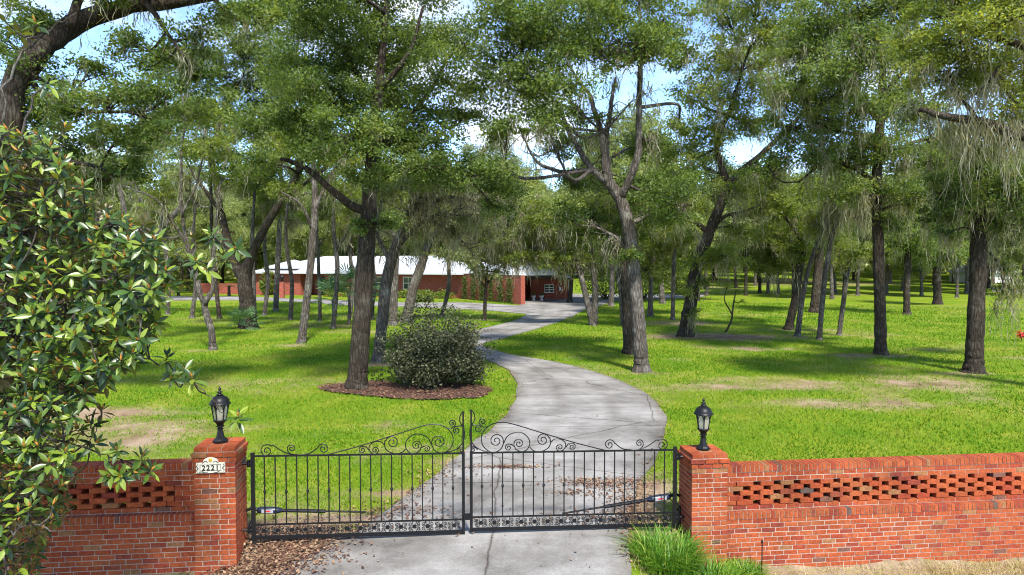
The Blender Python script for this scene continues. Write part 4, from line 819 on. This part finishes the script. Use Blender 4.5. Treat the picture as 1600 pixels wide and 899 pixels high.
# ------------------------------------------------------------------ trees farther away: a few kinds, copied
protos = []
for k in range(6):
    r = np.random.default_rng(900+k); H = [13, 15, 16, 14, 17, 12][k]; lean = r.normal(size=2)*.6
    trunk = [(0, 0, 0, .26), (lean[0]*.3+.1*r.normal(), lean[1]*.3, H*.25, .2), (lean[0]*.7, lean[1]*.7, H*.45, .16), (lean[0]+.4*r.normal(), lean[1], H*.72, .08)]
    limbs = []; B = []
    for j in range(5):
        a = j*1.256+r.random(); z0 = H*(.3+.1*j*.9); t = np.array(trunk[1][:3])*(1-j/5)+np.array(trunk[3][:3])*j/5; rr = (2.3+1.6*r.random())
        e = t + np.array([math.cos(a)*rr, math.sin(a)*rr, H*.2+r.random()]); limbs.append([(*t, .09), (*((t+e)/2+[0, 0, .3]), .06), (*e, .03)])
        B.append((*e, 1.7+.7*r.random()))
    for j in range(14):
        a = r.random()*6.283; q = r.random()**.5*4.2; B.append((lean[0]+math.cos(a)*q, lean[1]+math.sin(a)*q, H*(.3+.68*r.random()), 1.6+.9*r.random()))
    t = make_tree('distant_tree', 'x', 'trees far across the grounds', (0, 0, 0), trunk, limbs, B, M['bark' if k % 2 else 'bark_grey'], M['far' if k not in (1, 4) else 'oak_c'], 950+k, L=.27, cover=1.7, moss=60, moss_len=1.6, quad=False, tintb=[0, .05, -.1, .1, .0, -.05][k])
    protos.append(t)
r = np.random.default_rng(77); FARP = []
marks = [(1187,459),(1200,458),(1216,460),(1165,462),(1104,462),(1300,468),(1340,462),(1495,466),(1440,462),(1580,462),(1016,494),(1035,474),(1090,470),(890,472),(955,478),(1240,462),(1385,460),(1545,452),(1150,452),(1180,450),(45,466),(110,455),(180,452),(250,448),(140,470),(1318,455),(1410,455),(1462,453),(1512,456)]
for (a, b) in marks: g = G(a, b); FARP.append((g[0], g[1]))
tries = 0
while len(FARP) < 185 and tries < 8000:
    tries += 1; d = 86 + 90*r.random()**1.2; x = (r.random()-.5)*2.0*d*.95
    if x > -36 and x < 12 and d < 104: continue
    if x > 0 and d < 115 and r.random() < .6: continue
    if any((x-p[0])**2+(d-p[1])**2 < 26 for p in FARP): continue
    FARP.append((x, d))
ORD = 'first second third fourth fifth sixth seventh eighth ninth tenth eleventh twelfth thirteenth fourteenth fifteenth sixteenth seventeenth eighteenth nineteenth twentieth twenty-first twenty-second twenty-third twenty-fourth twenty-fifth'.split()
rank = {}
for side in (0, 1):
    for q, i in enumerate(sorted([i for i in range(len(marks)) if (FARP[i][0] < -14) == bool(side)], key=lambda i: marks[i][0])): rank[i] = q
used = set()
for i, (x, y) in enumerate(FARP):
    k = int(r.integers(len(protos))); o = protos[k] if k not in used else copy_tree(protos[k]); used.add(k)
    s = .85+.5*r.random()
    if i < len(marks): s *= .72
    o.location = (x, y, float(terrain(x, y))); o.rotation_euler = (0, 0, r.random()*6.283); o.scale = (s*(.9+.25*r.random()), s, s*(.95+.3*r.random()))
    left = x < -14
    if i < len(marks):
        o['label'] = (ORD[rank[i]] + ' from the left of the distant trunks ' + ('beyond the curved road' if left else 'scattered past the open lawn')); o['group'] = 'trees across the road' if left else 'trees at the far side of the lawn'
    else: o['label'] = 'tree in the distant wood behind the house' if x < 10 else 'tree in the distant wood beyond the open lawn'; o['group'] = 'wood behind the house' if x < 10 else 'wood beyond the lawn'
for k, p in enumerate(protos):
    if k not in used: bpy.data.objects.remove(p)
# woods that close the view: one mass nobody could count
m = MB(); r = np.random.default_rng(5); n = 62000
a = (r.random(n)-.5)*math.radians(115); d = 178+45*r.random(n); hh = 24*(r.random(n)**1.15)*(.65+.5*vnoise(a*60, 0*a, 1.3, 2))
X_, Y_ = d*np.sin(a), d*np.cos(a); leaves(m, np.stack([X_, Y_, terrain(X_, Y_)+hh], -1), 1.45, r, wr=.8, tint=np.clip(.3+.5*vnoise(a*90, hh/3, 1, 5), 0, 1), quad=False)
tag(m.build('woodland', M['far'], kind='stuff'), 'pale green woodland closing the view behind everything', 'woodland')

# ------------------------------------------------------------------ magnolia in front of the wall
def magnolia():
    r = np.random.default_rng(8); D0 = 6.9; g = P(-70, 899, D0); g[2] = float(terrain(g[0], g[1]))
    root = thing('magnolia_tree', g, 'magnolia with big glossy leaves in front of the wall at the photo edge', 'tree')
    rel = lambda px, py, d: P(px, py, d) - g
    wood = MB(); nodes = []
    def bough(pts, w0, w1):
        p = smooth_line([rel(*q) for q in pts], 6); p[1:-1] += r.normal(size=(len(p)-2, 3))*.012; wood.tube(p, np.linspace(w0, w1, len(p))/2, 7); nodes.append(p)
    wood.tube(smooth_line([(0, 0, -.1), rel(-75, 800, D0), rel(-62, 600, D0), rel(-70, 400, D0), rel(-55, 200, D0), rel(-50, 20, D0)], 5), np.linspace(.11, .03, 26), 10)
    nodes.append(smooth_line([rel(-75, 800, D0), rel(-62, 600, D0), rel(-70, 400, D0), rel(-55, 200, D0)], 6))
    bough([(-62,690,6.9),(60,650,6.8),(120,600,6.8),(150,560,7.0)], .05, .022); bough([(-66,560,6.9),(80,480,6.6),(180,430,6.7)], .05, .02); bough([(-66,430,6.9),(60,350,6.5),(150,350,6.6),(215,355,6.7)], .045, .016)
    bough([(-60,310,6.9),(10,260,6.9),(45,170,7.0),(75,125,7.1)], .04, .012); bough([(-60,330,6.9),(0,260,6.8),(10,140,6.9),(60,60,7.0),(120,20,7.1)], .04, .012); bough([(-70,820,6.9),(20,790,6.5),(70,740,6.4),(100,690,6.5)], .045, .02)
    bough([(180,430,6.7),(240,428,6.8),(290,408,6.9),(335,412,7.0),(372,392,7.0)], .02, .009); bough([(150,560,7.0),(215,560,7.1),(262,572,7.2),(300,600,7.2),(330,622,7.2),(350,650,7.2),(368,655,7.2)], .02, .007)
    bough([(100,690,6.5),(150,705,6.8),(195,722,7.0),(235,738,7.1)], .02, .008); bough([(-70,870,6.9),(0,860,6.3),(40,820,6.2),(90,830,6.3)], .03, .01); bough([(120,600,6.8),(160,640,6.9),(140,690,6.9)], .016, .008); bough([(60,350,6.5),(80,280,6.6),(100,210,6.8)], .02, .008)
    poly = np.array([(-80,190),(60,205),(110,250),(150,325),(235,350),(262,420),(250,500),(205,560),(170,600),(110,630),(120,690),(105,730),(110,790),(70,830),(55,905),(-80,930)])
    S = []
    def add(px, py, d, mind): 
        if all((px-q[0])**2+(py-q[1])**2 > mind**2 or abs(d-q[2]) > .45 for q in S): S.append((px, py, d)); return True
    fixed = [(270,392),(302,372),(330,366),(348,398),(322,422),(368,388),(285,436),(245,410),(306,408),(288,578),(268,590),(372,650),(225,522),(205,565),(243,505),(262,556),(300,590),(150,692),(182,702),(172,742),(210,738),(237,734),(222,712),(140,660),(122,668),(160,640),(30,48),(8,32),(55,34),(75,128),(100,200),(66,212),(30,218),(105,262),(90,300),(195,540),(215,470),(240,480),(200,520),(188,745),(112,745),(100,780),(75,800)]
    for q in fixed: add(q[0], q[1], 6.9+.12*r.normal(), 8)
    for _ in range(9000):
        px, py = r.uniform(-80, 270), r.uniform(185, 930)
        if in_poly(np.array([px]), np.array([py]), poly)[0]: add(px, py, 6.15+1.9*r.random(), 18.5)
    N = np.vstack(nodes)
    # one leaf: a folded, slightly drooping blade
    tt = np.linspace(0, 1, 5); wd = .185*np.sin(np.pi*np.clip(tt, .02, .985)**.85)**.8; zc = -.10*tt**2
    V = np.concatenate([np.c_[tt, -wd, zc+wd*.28], np.c_[tt, 0*tt, zc], np.c_[tt, wd, zc+wd*.28]]); i = np.arange(4)
    F = np.concatenate([np.stack([i, i+1, i+6, i+5], -1), np.stack([i+5, i+6, i+11, i+10], -1)])
    lm = MB(); lm.add(V, F); leaf_me = lm.mesh('leaf', M['magnolia'], True)
    lv = []; buds = MB()
    for (px, py, d) in S:
        c = rel(px, py, d); n0 = N[np.argmin(np.linalg.norm(N-c, axis=1))]; md = (n0+c)/2+np.array([0, 0, -.04])+r.normal(size=3)*.03
        ax = unit(unit(c-n0)*.7+np.array([0, -.25, .75])+r.normal(size=3)*.3); wood.tube(smooth_line([n0, md, c-ax*.02], 3), np.linspace(.009, .006, 7), 5)
        e1 = unit(np.cross(ax, [1, .2, .1])); e2 = np.cross(ax, e1); nl = r.integers(9, 14); sc = .9+.3*r.random()
        for k in range(nl):
            az = k*2.4+r.normal()*.15; el = math.radians(68-92*(k/nl)**.8+r.normal()*8)
            dr_ = (math.cos(az)*e1+math.sin(az)*e2)*math.cos(el)+ax*math.sin(el); L = (.072+.05*min(1, k/5))*sc*(.85+.3*r.random())
            up = unit(ax - dr_*np.dot(ax, dr_)); side = np.cross(up, dr_)
            if k > nl*.6: dr_ = unit(dr_+np.array([0, 0, -.35])); side = unit(np.cross(up, dr_)); up = np.cross(dr_, side)
            lv.append((c+dr_*.012 - ax*.006*k, dr_, side, up, L, d, px, py))
        if r.random() < .8:
            q = c+ax*.045; buds.tube([c, c+ax*.02, q+ax*.015], [.007, .011, .003], 5)
    wood.build('trunk', M['bark_grey'], root, smooth=True); buds.build('bud', M['bud'], root, kind='stuff')
    order = sorted(range(len(lv)), key=lambda i: (lv[i][5]+(3 if not (0 < lv[i][6] < 1600 and 0 < lv[i][7] < 899) else 0)-.9*(lv[i][6] > 245)) + .35*r.random())
    for i in order[:299]:
        p, a, b, c_, L, *_ = lv[i]; o = link('leaf', leaf_me, root)
        o.matrix_local = Matrix(((a[0]*L, b[0]*L, c_[0]*L, p[0]), (a[1]*L, b[1]*L, c_[1]*L, p[1]), (a[2]*L, b[2]*L, c_[2]*L, p[2]), (0, 0, 0, 1)))
    rest = MB()
    for i in order[299:]:
        p, a, b, c_, L, *_ = lv[i]; rest.add(p + L*(V[:, :1]*a + V[:, 1:2]*b + V[:, 2:]*c_), F)
    rest.build('foliage', M['magnolia_isl'], root, smooth=True, kind='stuff')
magnolia()

# ------------------------------------------------------------------ shrubs and plants
def shrub(name, label, base, w, h, n, L, mat, seed, cat='bush', stems=9, d3=None, group=None, lift=.12):
    r = np.random.default_rng(seed); g = np.array(base, float); root = thing(name, g, label, cat, group); wood = MB(); cr = MB()
    ns = max(30, int(60*w)); dirs = unit(r.normal(size=(ns, 3))); dirs[:, 2] = np.abs(dirs[:, 2])*1.0 - .28
    dirs = unit(dirs); rad = (.62+.5*r.random(ns)**1.5)*(1+.12*np.sin(dirs[:, 0]*5+seed)*np.cos(dirs[:, 1]*4))
    C = np.stack([dirs[:, 0]*w/2, dirs[:, 1]*w/2*(d3 or 1), h*.36+dirs[:, 2]*h*.62], -1)*rad[:, None]; C[:, 2] = np.maximum(C[:, 2], lift)
    inner = np.array([0, 0, h*.3]) + r.normal(size=(ns//2, 3))*np.array([w*.2, w*.2*(d3 or 1), h*.14]); inner[:, 2] = np.maximum(inner[:, 2], lift); C = np.vstack([C, inner]); ns = len(C)
    for q in C[::max(1, ns//(stems*5))]: wood.tube(smooth_line([(r.normal()*.06*w*.5, r.normal()*.06*w*.5, -.05), q*np.array([.35, .35, .5]), q], 3), np.linspace(.012+.006*w, .004, 7), 4, cap=False)
    per = n//ns; sg = .085*w**.6
    P3 = (C[:, None]+r.normal(size=(ns, per, 3))*sg*np.array([1, 1, .9])).reshape(-1, 3); P3[:, 2] = np.maximum(P3[:, 2], .03)
    leaves(cr, P3, L, r, wr=.55, up=.4, tint=np.repeat(np.clip(.42+.14*r.normal(size=ns), 0, 1), per), tv=.35)
    wood.build('stem', M['bark'], root); cr.build('foliage', mat, root); return root
g = G(680, 606); shrub('rounded_bush', 'large rounded dark leaved bush in the mulch bed by the drive', (g[0], g[1]+.55, 0), 2.95, 2.36, 30000, .085, M['shrub'], 3, lift=.25)
def fan_palm(px, py, h, label, seed, nf=12, sz=.8, trunk=True, d=None):
    r = np.random.default_rng(seed); g = G(px, py); root = thing('fan_palm', g, label, 'palm', 'small fan palms'); m = MB(); fr_ = MB()
    if trunk: m.tube(smooth_line([(0, 0, -.1), (.05, 0, h*.5), (0, 0, h)], 4), np.linspace(.11, .08, 9), 8); m.build('trunk', M['bark_grey'], root, smooth=True)
    for k in range(nf):
        az = k*2.4+r.random()*.4; el = math.radians(r.uniform(-15, 75)); ax = np.array([math.cos(az)*math.cos(el), math.sin(az)*math.cos(el), math.sin(el)]); c = np.array([0, 0, h])+ax*sz*.9
        f = MB(); f.tube([(0, 0, h-.03), c*.5+np.array([0, 0, h])*.5+[0, 0, .04], c], [.014, .011, .008], 4, cap=False)
        side = unit(np.cross(ax, [0, 0, 1])); nl = 15
        for j in range(nl):
            an = math.radians(-100+200*j/(nl-1)); dv = unit(ax*math.cos(an)+side*math.sin(an)); e = c+dv*sz*(.75+.3*math.cos(an)); mid = (c+e)/2; e = e+np.array([0, 0, -.18*sz])
            up = unit(np.cross(dv, np.cross(ax, side)))*sz*.035
            f.add([c, mid-up, e, mid+up], np.array([[0, 1, 2, 3]]), np.clip(.5+.3*r.normal(), 0, 1))
        f.build('frond', M['palm'], root)
    return root
fan_palm(520, 506, 1.5, 'fan palm with a short trunk between two thin grey trunks', 1, 13, 1.0); fan_palm(545, 509, 2.1, 'tallest fan palm beside the dark straight oak', 2, 14, 1.15); fan_palm(582, 500, 1.6, 'fan palm just right of the dark straight oak', 3, 12, .9)
fan_palm(381, 515, .25, 'low trunkless fan palm at the foot of the leaning forked tree', 4, 15, .75, False)
def sago(px, py, h, label, seed, nf=18, sz=1.3):
    r = np.random.default_rng(seed); g = G(px, py); root = thing('sago_palm', g, label, 'palm', 'sago palms across the road'); m = MB()
    m.tube([(0, 0, -.1), (0, 0, h*.5), (0, 0, h)], [.22, .18, .16], 8); m.build('trunk', M['bark'], root)
    for k in range(nf):
        az = k*2.4; el = r.uniform(.15, 1.2); a = np.array([math.cos(az), math.sin(az), 0]); t = np.linspace(0, 1, 7)[:, None]
        p = np.array([0, 0, h])+a*sz*t*math.cos(el*.6)+np.array([0, 0, 1])*sz*(t*math.sin(el)-.75*t**2*.9); side = np.array([-a[1], a[0], 0]); f = MB(); f.tube(p, np.linspace(.018, .006, 7), 4, cap=False)
        for j in range(1, 7):
            for s_ in (-1, 1):
                for q in (0, .5):
                    c = p[j]*(1-q)+p[j-1]*q; e = c+side*s_*.28*sz*.7+a*.1+np.array([0, 0, .03]); f.add([c-a*.03, e, c+a*.03], np.array([[0, 1, 2]]), np.clip(.4+.3*r.normal(), 0, 1))
        f.build('frond', M['palm'], root)
sago(279, 463, .4, 'low sago palm on the grass beyond the road', 5); sago(358, 463, 1.1, 'sago palm on a short trunk in front of the low brick wall', 6, 14)
for k, (px, py, w, h, lab) in enumerate([(312, 458, 3.2, 2.6, 'dark rounded shrub beyond the road near the low sago palm'), (240, 457, 4.2, 2.4, 'wide dark shrub across the road behind the magnolia'), (415, 462, 1.6, 3.2, 'upright green shrub on thin stems against the brick house wall'),
      (950, 469, 6.0, 4.2, 'big rounded dark shrub beyond the upper drive'), (1010, 468, 5.5, 4.6, 'tall dark shrub to the far side of the upper drive'), (1065, 462, 7, 4.5, 'wide pale shrub at the far edge of the lawn'), (660, 472, 2.0, 1.1, 'low leafy plant by the road before the house')]):
    g = G(px, py); shrub('shrub', lab, (g[0], g[1]+w*.35, 0), w, h, 2600, .22, M['oak_a'] if 'dark' in lab else M['oak_b'], 70+k, cat='shrub', stems=5, group='shrubs about the grounds')
# border grass at the foot of the pillar
def blade_clump(name, label, u, v, n, spread, ln_, mat, seed, cat='ornamental grass', group=None, kind=None):
    r = np.random.default_rng(seed); p0 = W(np.array([u, v, 0.])); p0[2] = float(terrain(p0[0], p0[1])); root = thing(name, p0, label, cat, group); m = MB()
    an = r.random(n)*6.283; rr = spread*np.sqrt(r.random(n)); bx = np.c_[np.cos(an)*rr, np.sin(an)*rr, np.full(n, -.02)]
    lean = unit(np.c_[np.cos(an), np.sin(an), 0*an]*.7+np.c_[r.normal(size=(n, 2))*.6, 0*an]); L = ln_*(.55+.6*r.random(n)); out = (.25+.75*r.random(n))*L*.75
    tt = np.array([0, .35, .7, 1.]); pts = bx[:, None]+lean[:, None]*(out[:, None]*tt**1.8)[..., None]+np.array([0, 0, 1])*(L[:, None]*(tt-.55*tt**2.4*(.35+.65*out/L)[:, None]))[..., None]
    side = np.c_[-lean[:, 1], lean[:, 0], 0*an]; w = (.0055*(.7+.6*r.random(n)))[:, None]*np.array([.8, 1, .8, .1])
    V = np.stack([pts-side[:, None]*w[..., None], pts+side[:, None]*w[..., None]], 2).reshape(-1, 3); b = np.arange(n)[:, None]*8+np.arange(3)[None]*2
    m.add(V, np.stack([b, b+1, b+3, b+2], -1).reshape(-1, 4), np.repeat(np.clip(.42+.24*r.normal(size=n), 0, 1), 3)); m.build('blade_tuft', mat, root, kind='stuff'); return root
blade_clump('border_grass', 'largest clump of arching green border grass at the pillar foot', 5.66, -.30, 1500, .40, .66, M['lirio'], 1, group='border grass clumps')
blade_clump('border_grass', 'clump of border grass at the frame bottom in front of the unnumbered pillar', 6.15, -.62, 1100, .34, .52, M['lirio'], 2, group='border grass clumps')
blade_clump('border_grass', 'smallest clump of border grass against the start of the long wall', 6.82, -.22, 700, .22, .38, M['lirio'], 3, group='border grass clumps')
r = np.random.default_rng(9); m = MB()
for (u0, u1, n, v0, v1) in ((7.0, 13, 1500, -.55, .04), (-6, -.6, 500, -.4, .04), (9.6, 11.2, 500, -.3, .05), (5.0, 6.1, 250, -.9, -.1)):
    u = r.uniform(u0, u1, n); v = r.uniform(v0, v1, n); p = W(np.c_[u, v, 0*u]); p[:, 2] = terrain(p[:, 0], p[:, 1]); h = .04+.15*r.random(n)**3; a = r.random(n)*6.283
    s_ = np.c_[np.cos(a), np.sin(a), 0*a]*.005; tip = p+np.c_[r.normal(size=(n, 2))*.06, h]; m.add(np.stack([p-s_, p+s_, tip], 1).reshape(-1, 3), np.arange(3*n).reshape(-1, 3), np.clip(.5+.3*r.normal(size=n), 0, 1))
tag(m.build('dry_grass', M['dry'], kind='stuff'), 'dry straw coloured grass along the foot of the brick walls', 'grass')
p0 = W(np.array([7.08, -.18, -.6])); t_ = thing('sprinkler_stake', p0, 'thin black sprinkler stake in front of the long brick wall', 'sprinkler'); m = MB(); m.tube([(0, 0, 0), (0, 0, .55)], .008, 6); m.build('rod', M['iron'], t_); m = MB(); m.lathe([(0, .54), (.014, .545), (.016, .575), (.006, .59)], 8); m.build('nozzle', M['iron'], t_)
g = G(1596, 533); t_ = thing('red_plant', g, 'small red leaved plant on the grass at the photo edge', 'plant'); m = MB(); r = np.random.default_rng(2); leaves(m, r.normal(size=(60, 3))*np.array([.11, .11, .09])+np.array([0, 0, .32]), .14, r, .6); m.build('foliage', M['red'], t_); m = MB(); m.tube([(0, 0, -.05), (.02, 0, .3)], .015, 5); m.build('stem', M['bark'], t_)

# ------------------------------------------------------------------ the house
HA, HD = np.array([-31.5, 84.0]), np.array([-5.5, 74.2]); eS = unit(HD-HA); eT = np.array([-eS[1], eS[0]]); HL = np.linalg.norm(HD-HA)
root = thing('brick_house', (*HA, 0), 'long red brick house with a white metal hip roof behind the trees', 'house'); root['kind'] = 'thing'
def Hs(V): V = np.asarray(V, float); return np.concatenate([V[..., :1]*eS + V[..., 1:2]*eT, V[..., 2:3]], -1)
def hpart(name, boxes, mat, parent=root, X=Hs):
    m = MB()
    for b in boxes: m.box(*b, X=X)
    return m.build(name, mat, parent)
WH = 2.75
hpart('wall', [(0, 6.6, 0, 11, -.2, WH), (6.6, 9.6, 2.6, 11, -.2, WH), (9.6, HL, .8, 11, -.2, WH)], M['hbrick'])
dq = hpart('door', [(7.4, 8.6, 2.52, 2.62, 0, 2.15)], M['dark']); hpart('handle', [(8.42, 8.5, 2.46, 2.53, 1.0, 1.1)], M['gold'], dq)
def window(s0, s1, z0, z1, t, parent=root, X=Hs, cols=2, rows=2):
    f = .07; m = MB(); w_ = hpart('window', [(s0, s1, t-.02, t+.05, z0, z1)], M['glassdark'], parent, X)
    fr_ = [(s0-f, s1+f, t-.06, t+.02, z0-f, z0), (s0-f, s1+f, t-.06, t+.02, z1, z1+f), (s0-f, s0, t-.055, t+.02, z0, z1), (s1, s1+f, t-.055, t+.02, z0, z1)]
    for i in range(1, cols): x = s0+(s1-s0)*i/cols; fr_.append((x-.03, x+.03, t-.045, t+.02, z0, z1))
    for i in range(1, rows): z = z0+(z1-z0)*i/rows; fr_.append((s0, s1, t-.04, t+.02, z-.03, z+.03))
    hpart('frame', fr_, M['white'], w_, X); return w_
for s0, s1 in ((10.2, 11.4), (13.3, 14.9), (16.6, 18.2), (20.2, 21.4)): window(s0, s1, .95, 2.25, .8)
hpart('downspout', [(HL-.35, HL-.2, .62, .79, 0, 2.6)], M['white'])
def hip(s0, s1, t0, t1, z0, z1, name, rs0, rs1, tr, parent=root, X=Hs, mat=M['roof'], th=.16):
    m = MB(); V = np.array([(s0, t0, z0), (s1, t0, z0), (s1, t1, z0), (s0, t1, z0), (rs0, tr, z1), (rs1, tr, z1), (s0, t0, z0-th), (s1, t0, z0-th), (s1, t1, z0-th), (s0, t1, z0-th)], float)
    m.add(X(V), [np.array([[0, 1, 5, 4], [2, 3, 4, 5], [0, 6, 7, 1], [1, 7, 8, 2], [2, 8, 9, 3], [3, 9, 6, 0], [6, 9, 8, 7]]), np.array([[1, 2, 5], [3, 0, 4]])]); return m.build(name, mat, parent)
main = hip(-.8, HL+.5, -.7, 12, WH+.02, 4.75, 'roof', 6, HL-6, 5.6)
hip(1.2, 6.2, -.2, 5.6, WH+.6, 4.3, 'dormer_roof', 3.69, 3.71, 2.6, main)
hpart('seam', [(x-.02, x+.02, -.69, -.66, WH-.1, WH+.03) for x in np.arange(0, HL, 1.2)], M['white'], main)
# wall of the wing that comes towards the drive
Wd = np.array([.83, 63.4]) - HD; wl_ = np.linalg.norm(Wd); wS = Wd/wl_; wT = np.array([-wS[1], wS[0]])
def Xw(V): V = np.asarray(V, float); return np.concatenate([(HD-HA) + V[..., :1]*wS + V[..., 1:2]*wT, V[..., 2:3]], -1)
hpart('wing_wall', [(-1.0, wl_, 0, .45, -.2, 2.72)], M['hbrick'], root, Xw); hpart('coping', [(-1.0, wl_+.04, -.05, .5, 2.725, 2.80)], M['white'], root, Xw)
hip(-4, wl_-3.0, .6, 9, WH+.05, 4.0, 'wing_roof', -3.9, wl_-3.1, 4.6, root, Xw)
hpart('low_wall', [(-9.5, -.2, .4, .8, -.2, 1.3)], M['hbrick'])
# climbing plants on the wing wall
for k, s0 in enumerate((1.2, 3.2, 5.1, 7.0, 8.9, 10.7)):
    q = Xw(np.array([s0, -.2, 0.]))+np.array([*HA, 0]); r = np.random.default_rng(200+k); t_ = thing('climbing_plant', q, ['first', 'second', 'third', 'fourth', 'fifth', 'sixth'][k] + ' climbing plant on the brick wing wall counted from the downspout', 'climbing plant', 'climbers on the wing wall')
    m = MB(); n = 420; a = np.c_[r.normal(size=n)*.32, r.normal(size=n)*.1, 2.5*r.random(n)]; a = np.c_[a[:, :1]*wS+a[:, 1:2]*wT*.6, a[:, 2:]]; leaves(m, a, .2, r, tint=.4, tv=.3); m.build('foliage', M['oak_a'], t_); m = MB(); m.tube([(0, 0, -.1), (.05, 0, 1.2), (0, 0, 2.3)], .02, 4); m.build('stem', M['bark'], t_)
for k, s0 in enumerate(np.linspace(11.5, 26, 7)):
    q = Hs(np.array([s0, -.6, 0.]))+np.array([*HA, 0]); shrub('hedge_plant', ['first', 'second', 'third', 'fourth', 'fifth', 'sixth', 'seventh'][k]+' low yellow flowering bush along the house front counted from the door', q, 2.2, 1.0, 900, .16, M['hedge'], 300+k, 'bush', 4, group='flower bushes along the house front')
# garage
GX0, GX1, GY = 2.0, 6.05, 73.5
root2 = thing('garage', (GX0, GY, 0), 'low red brick garage with a white framed window at the end of the drive', 'garage'); root2['kind'] = 'thing'; I = lambda V: V
hpart('wall', [(0, GX1-GX0, 0, 7, -.2, 2.25), (-3.2, 0, 1.5, 7, -.2, 2.25)], M['hbrick'], root2, I); window(1.55, 2.45, .75, 1.5, 0, root2, I, 2, 3)
hip(-3.6, GX1-GX0+.4, -.5, 7.5, 2.32, 3.2, 'roof', -1, 2.2, 3.5, root2, I, M['roof']); hpart('fascia', [(-3.6, GX1-GX0+.4, -.55, -.505, 2.1, 2.33)], M['brown'], root2, I); hpart('corner_trim', [(GX1-GX0+.005, GX1-GX0+.1, -.02, .1, 0, 2.1)], M['white'], root2, I); hpart('meter_box', [(3.05, 3.3, -.12, -.004, .9, 1.3)], M['white'], root2, I)
for k, px in enumerate((833.5, 846)):
    g = G(px, 469.5); t_ = thing('planter', g, ['white urn planter by the garage, the left one of two', 'white urn planter by the garage, the right one of two'][k], 'planter', 'urns by the garage'); m = MB(); m.lathe([(0, 0), (.2, 0), (.12, .1), (.1, .18), (.24, .4), (.28, .5), (.24, .5), (0, .46)], 12); m.build('urn', M['white'], t_); m = MB(); r = np.random.default_rng(k); leaves(m, r.normal(size=(90, 3))*.13+np.array([0, 0, .62]), .16, r); m.build('plant', M['oak_a'], t_)
g = G(441, 466); t_ = thing('brick_lamp_post', g, 'brick lamp post with a dark lantern by the front path', 'lamp post'); hpart('post', [(-.22, .22, -.22, .22, -.1, 1.75)], M['hbrick'], t_, I); m = MB(); m.lathe([(0, 1.75), (.1, 1.75), (.05, 1.85), (.12, 1.95), (.2, 2.3), (.24, 2.32), (.1, 2.5), (0, 2.6)], 8); m.build('lantern', M['iron'], t_)
g = G(1550, 447); t_ = thing('shed', g, 'white roofed shed glimpsed far off behind the stout flared oak', 'shed'); hpart('wall', [(-3.5, 3.5, 0, 6, -.2, 2.3)], M['white'], t_, I); hip(-4, 4, -.5, 6.5, 2.35, 3.6, 'roof', -3, 3, 3, t_, I)
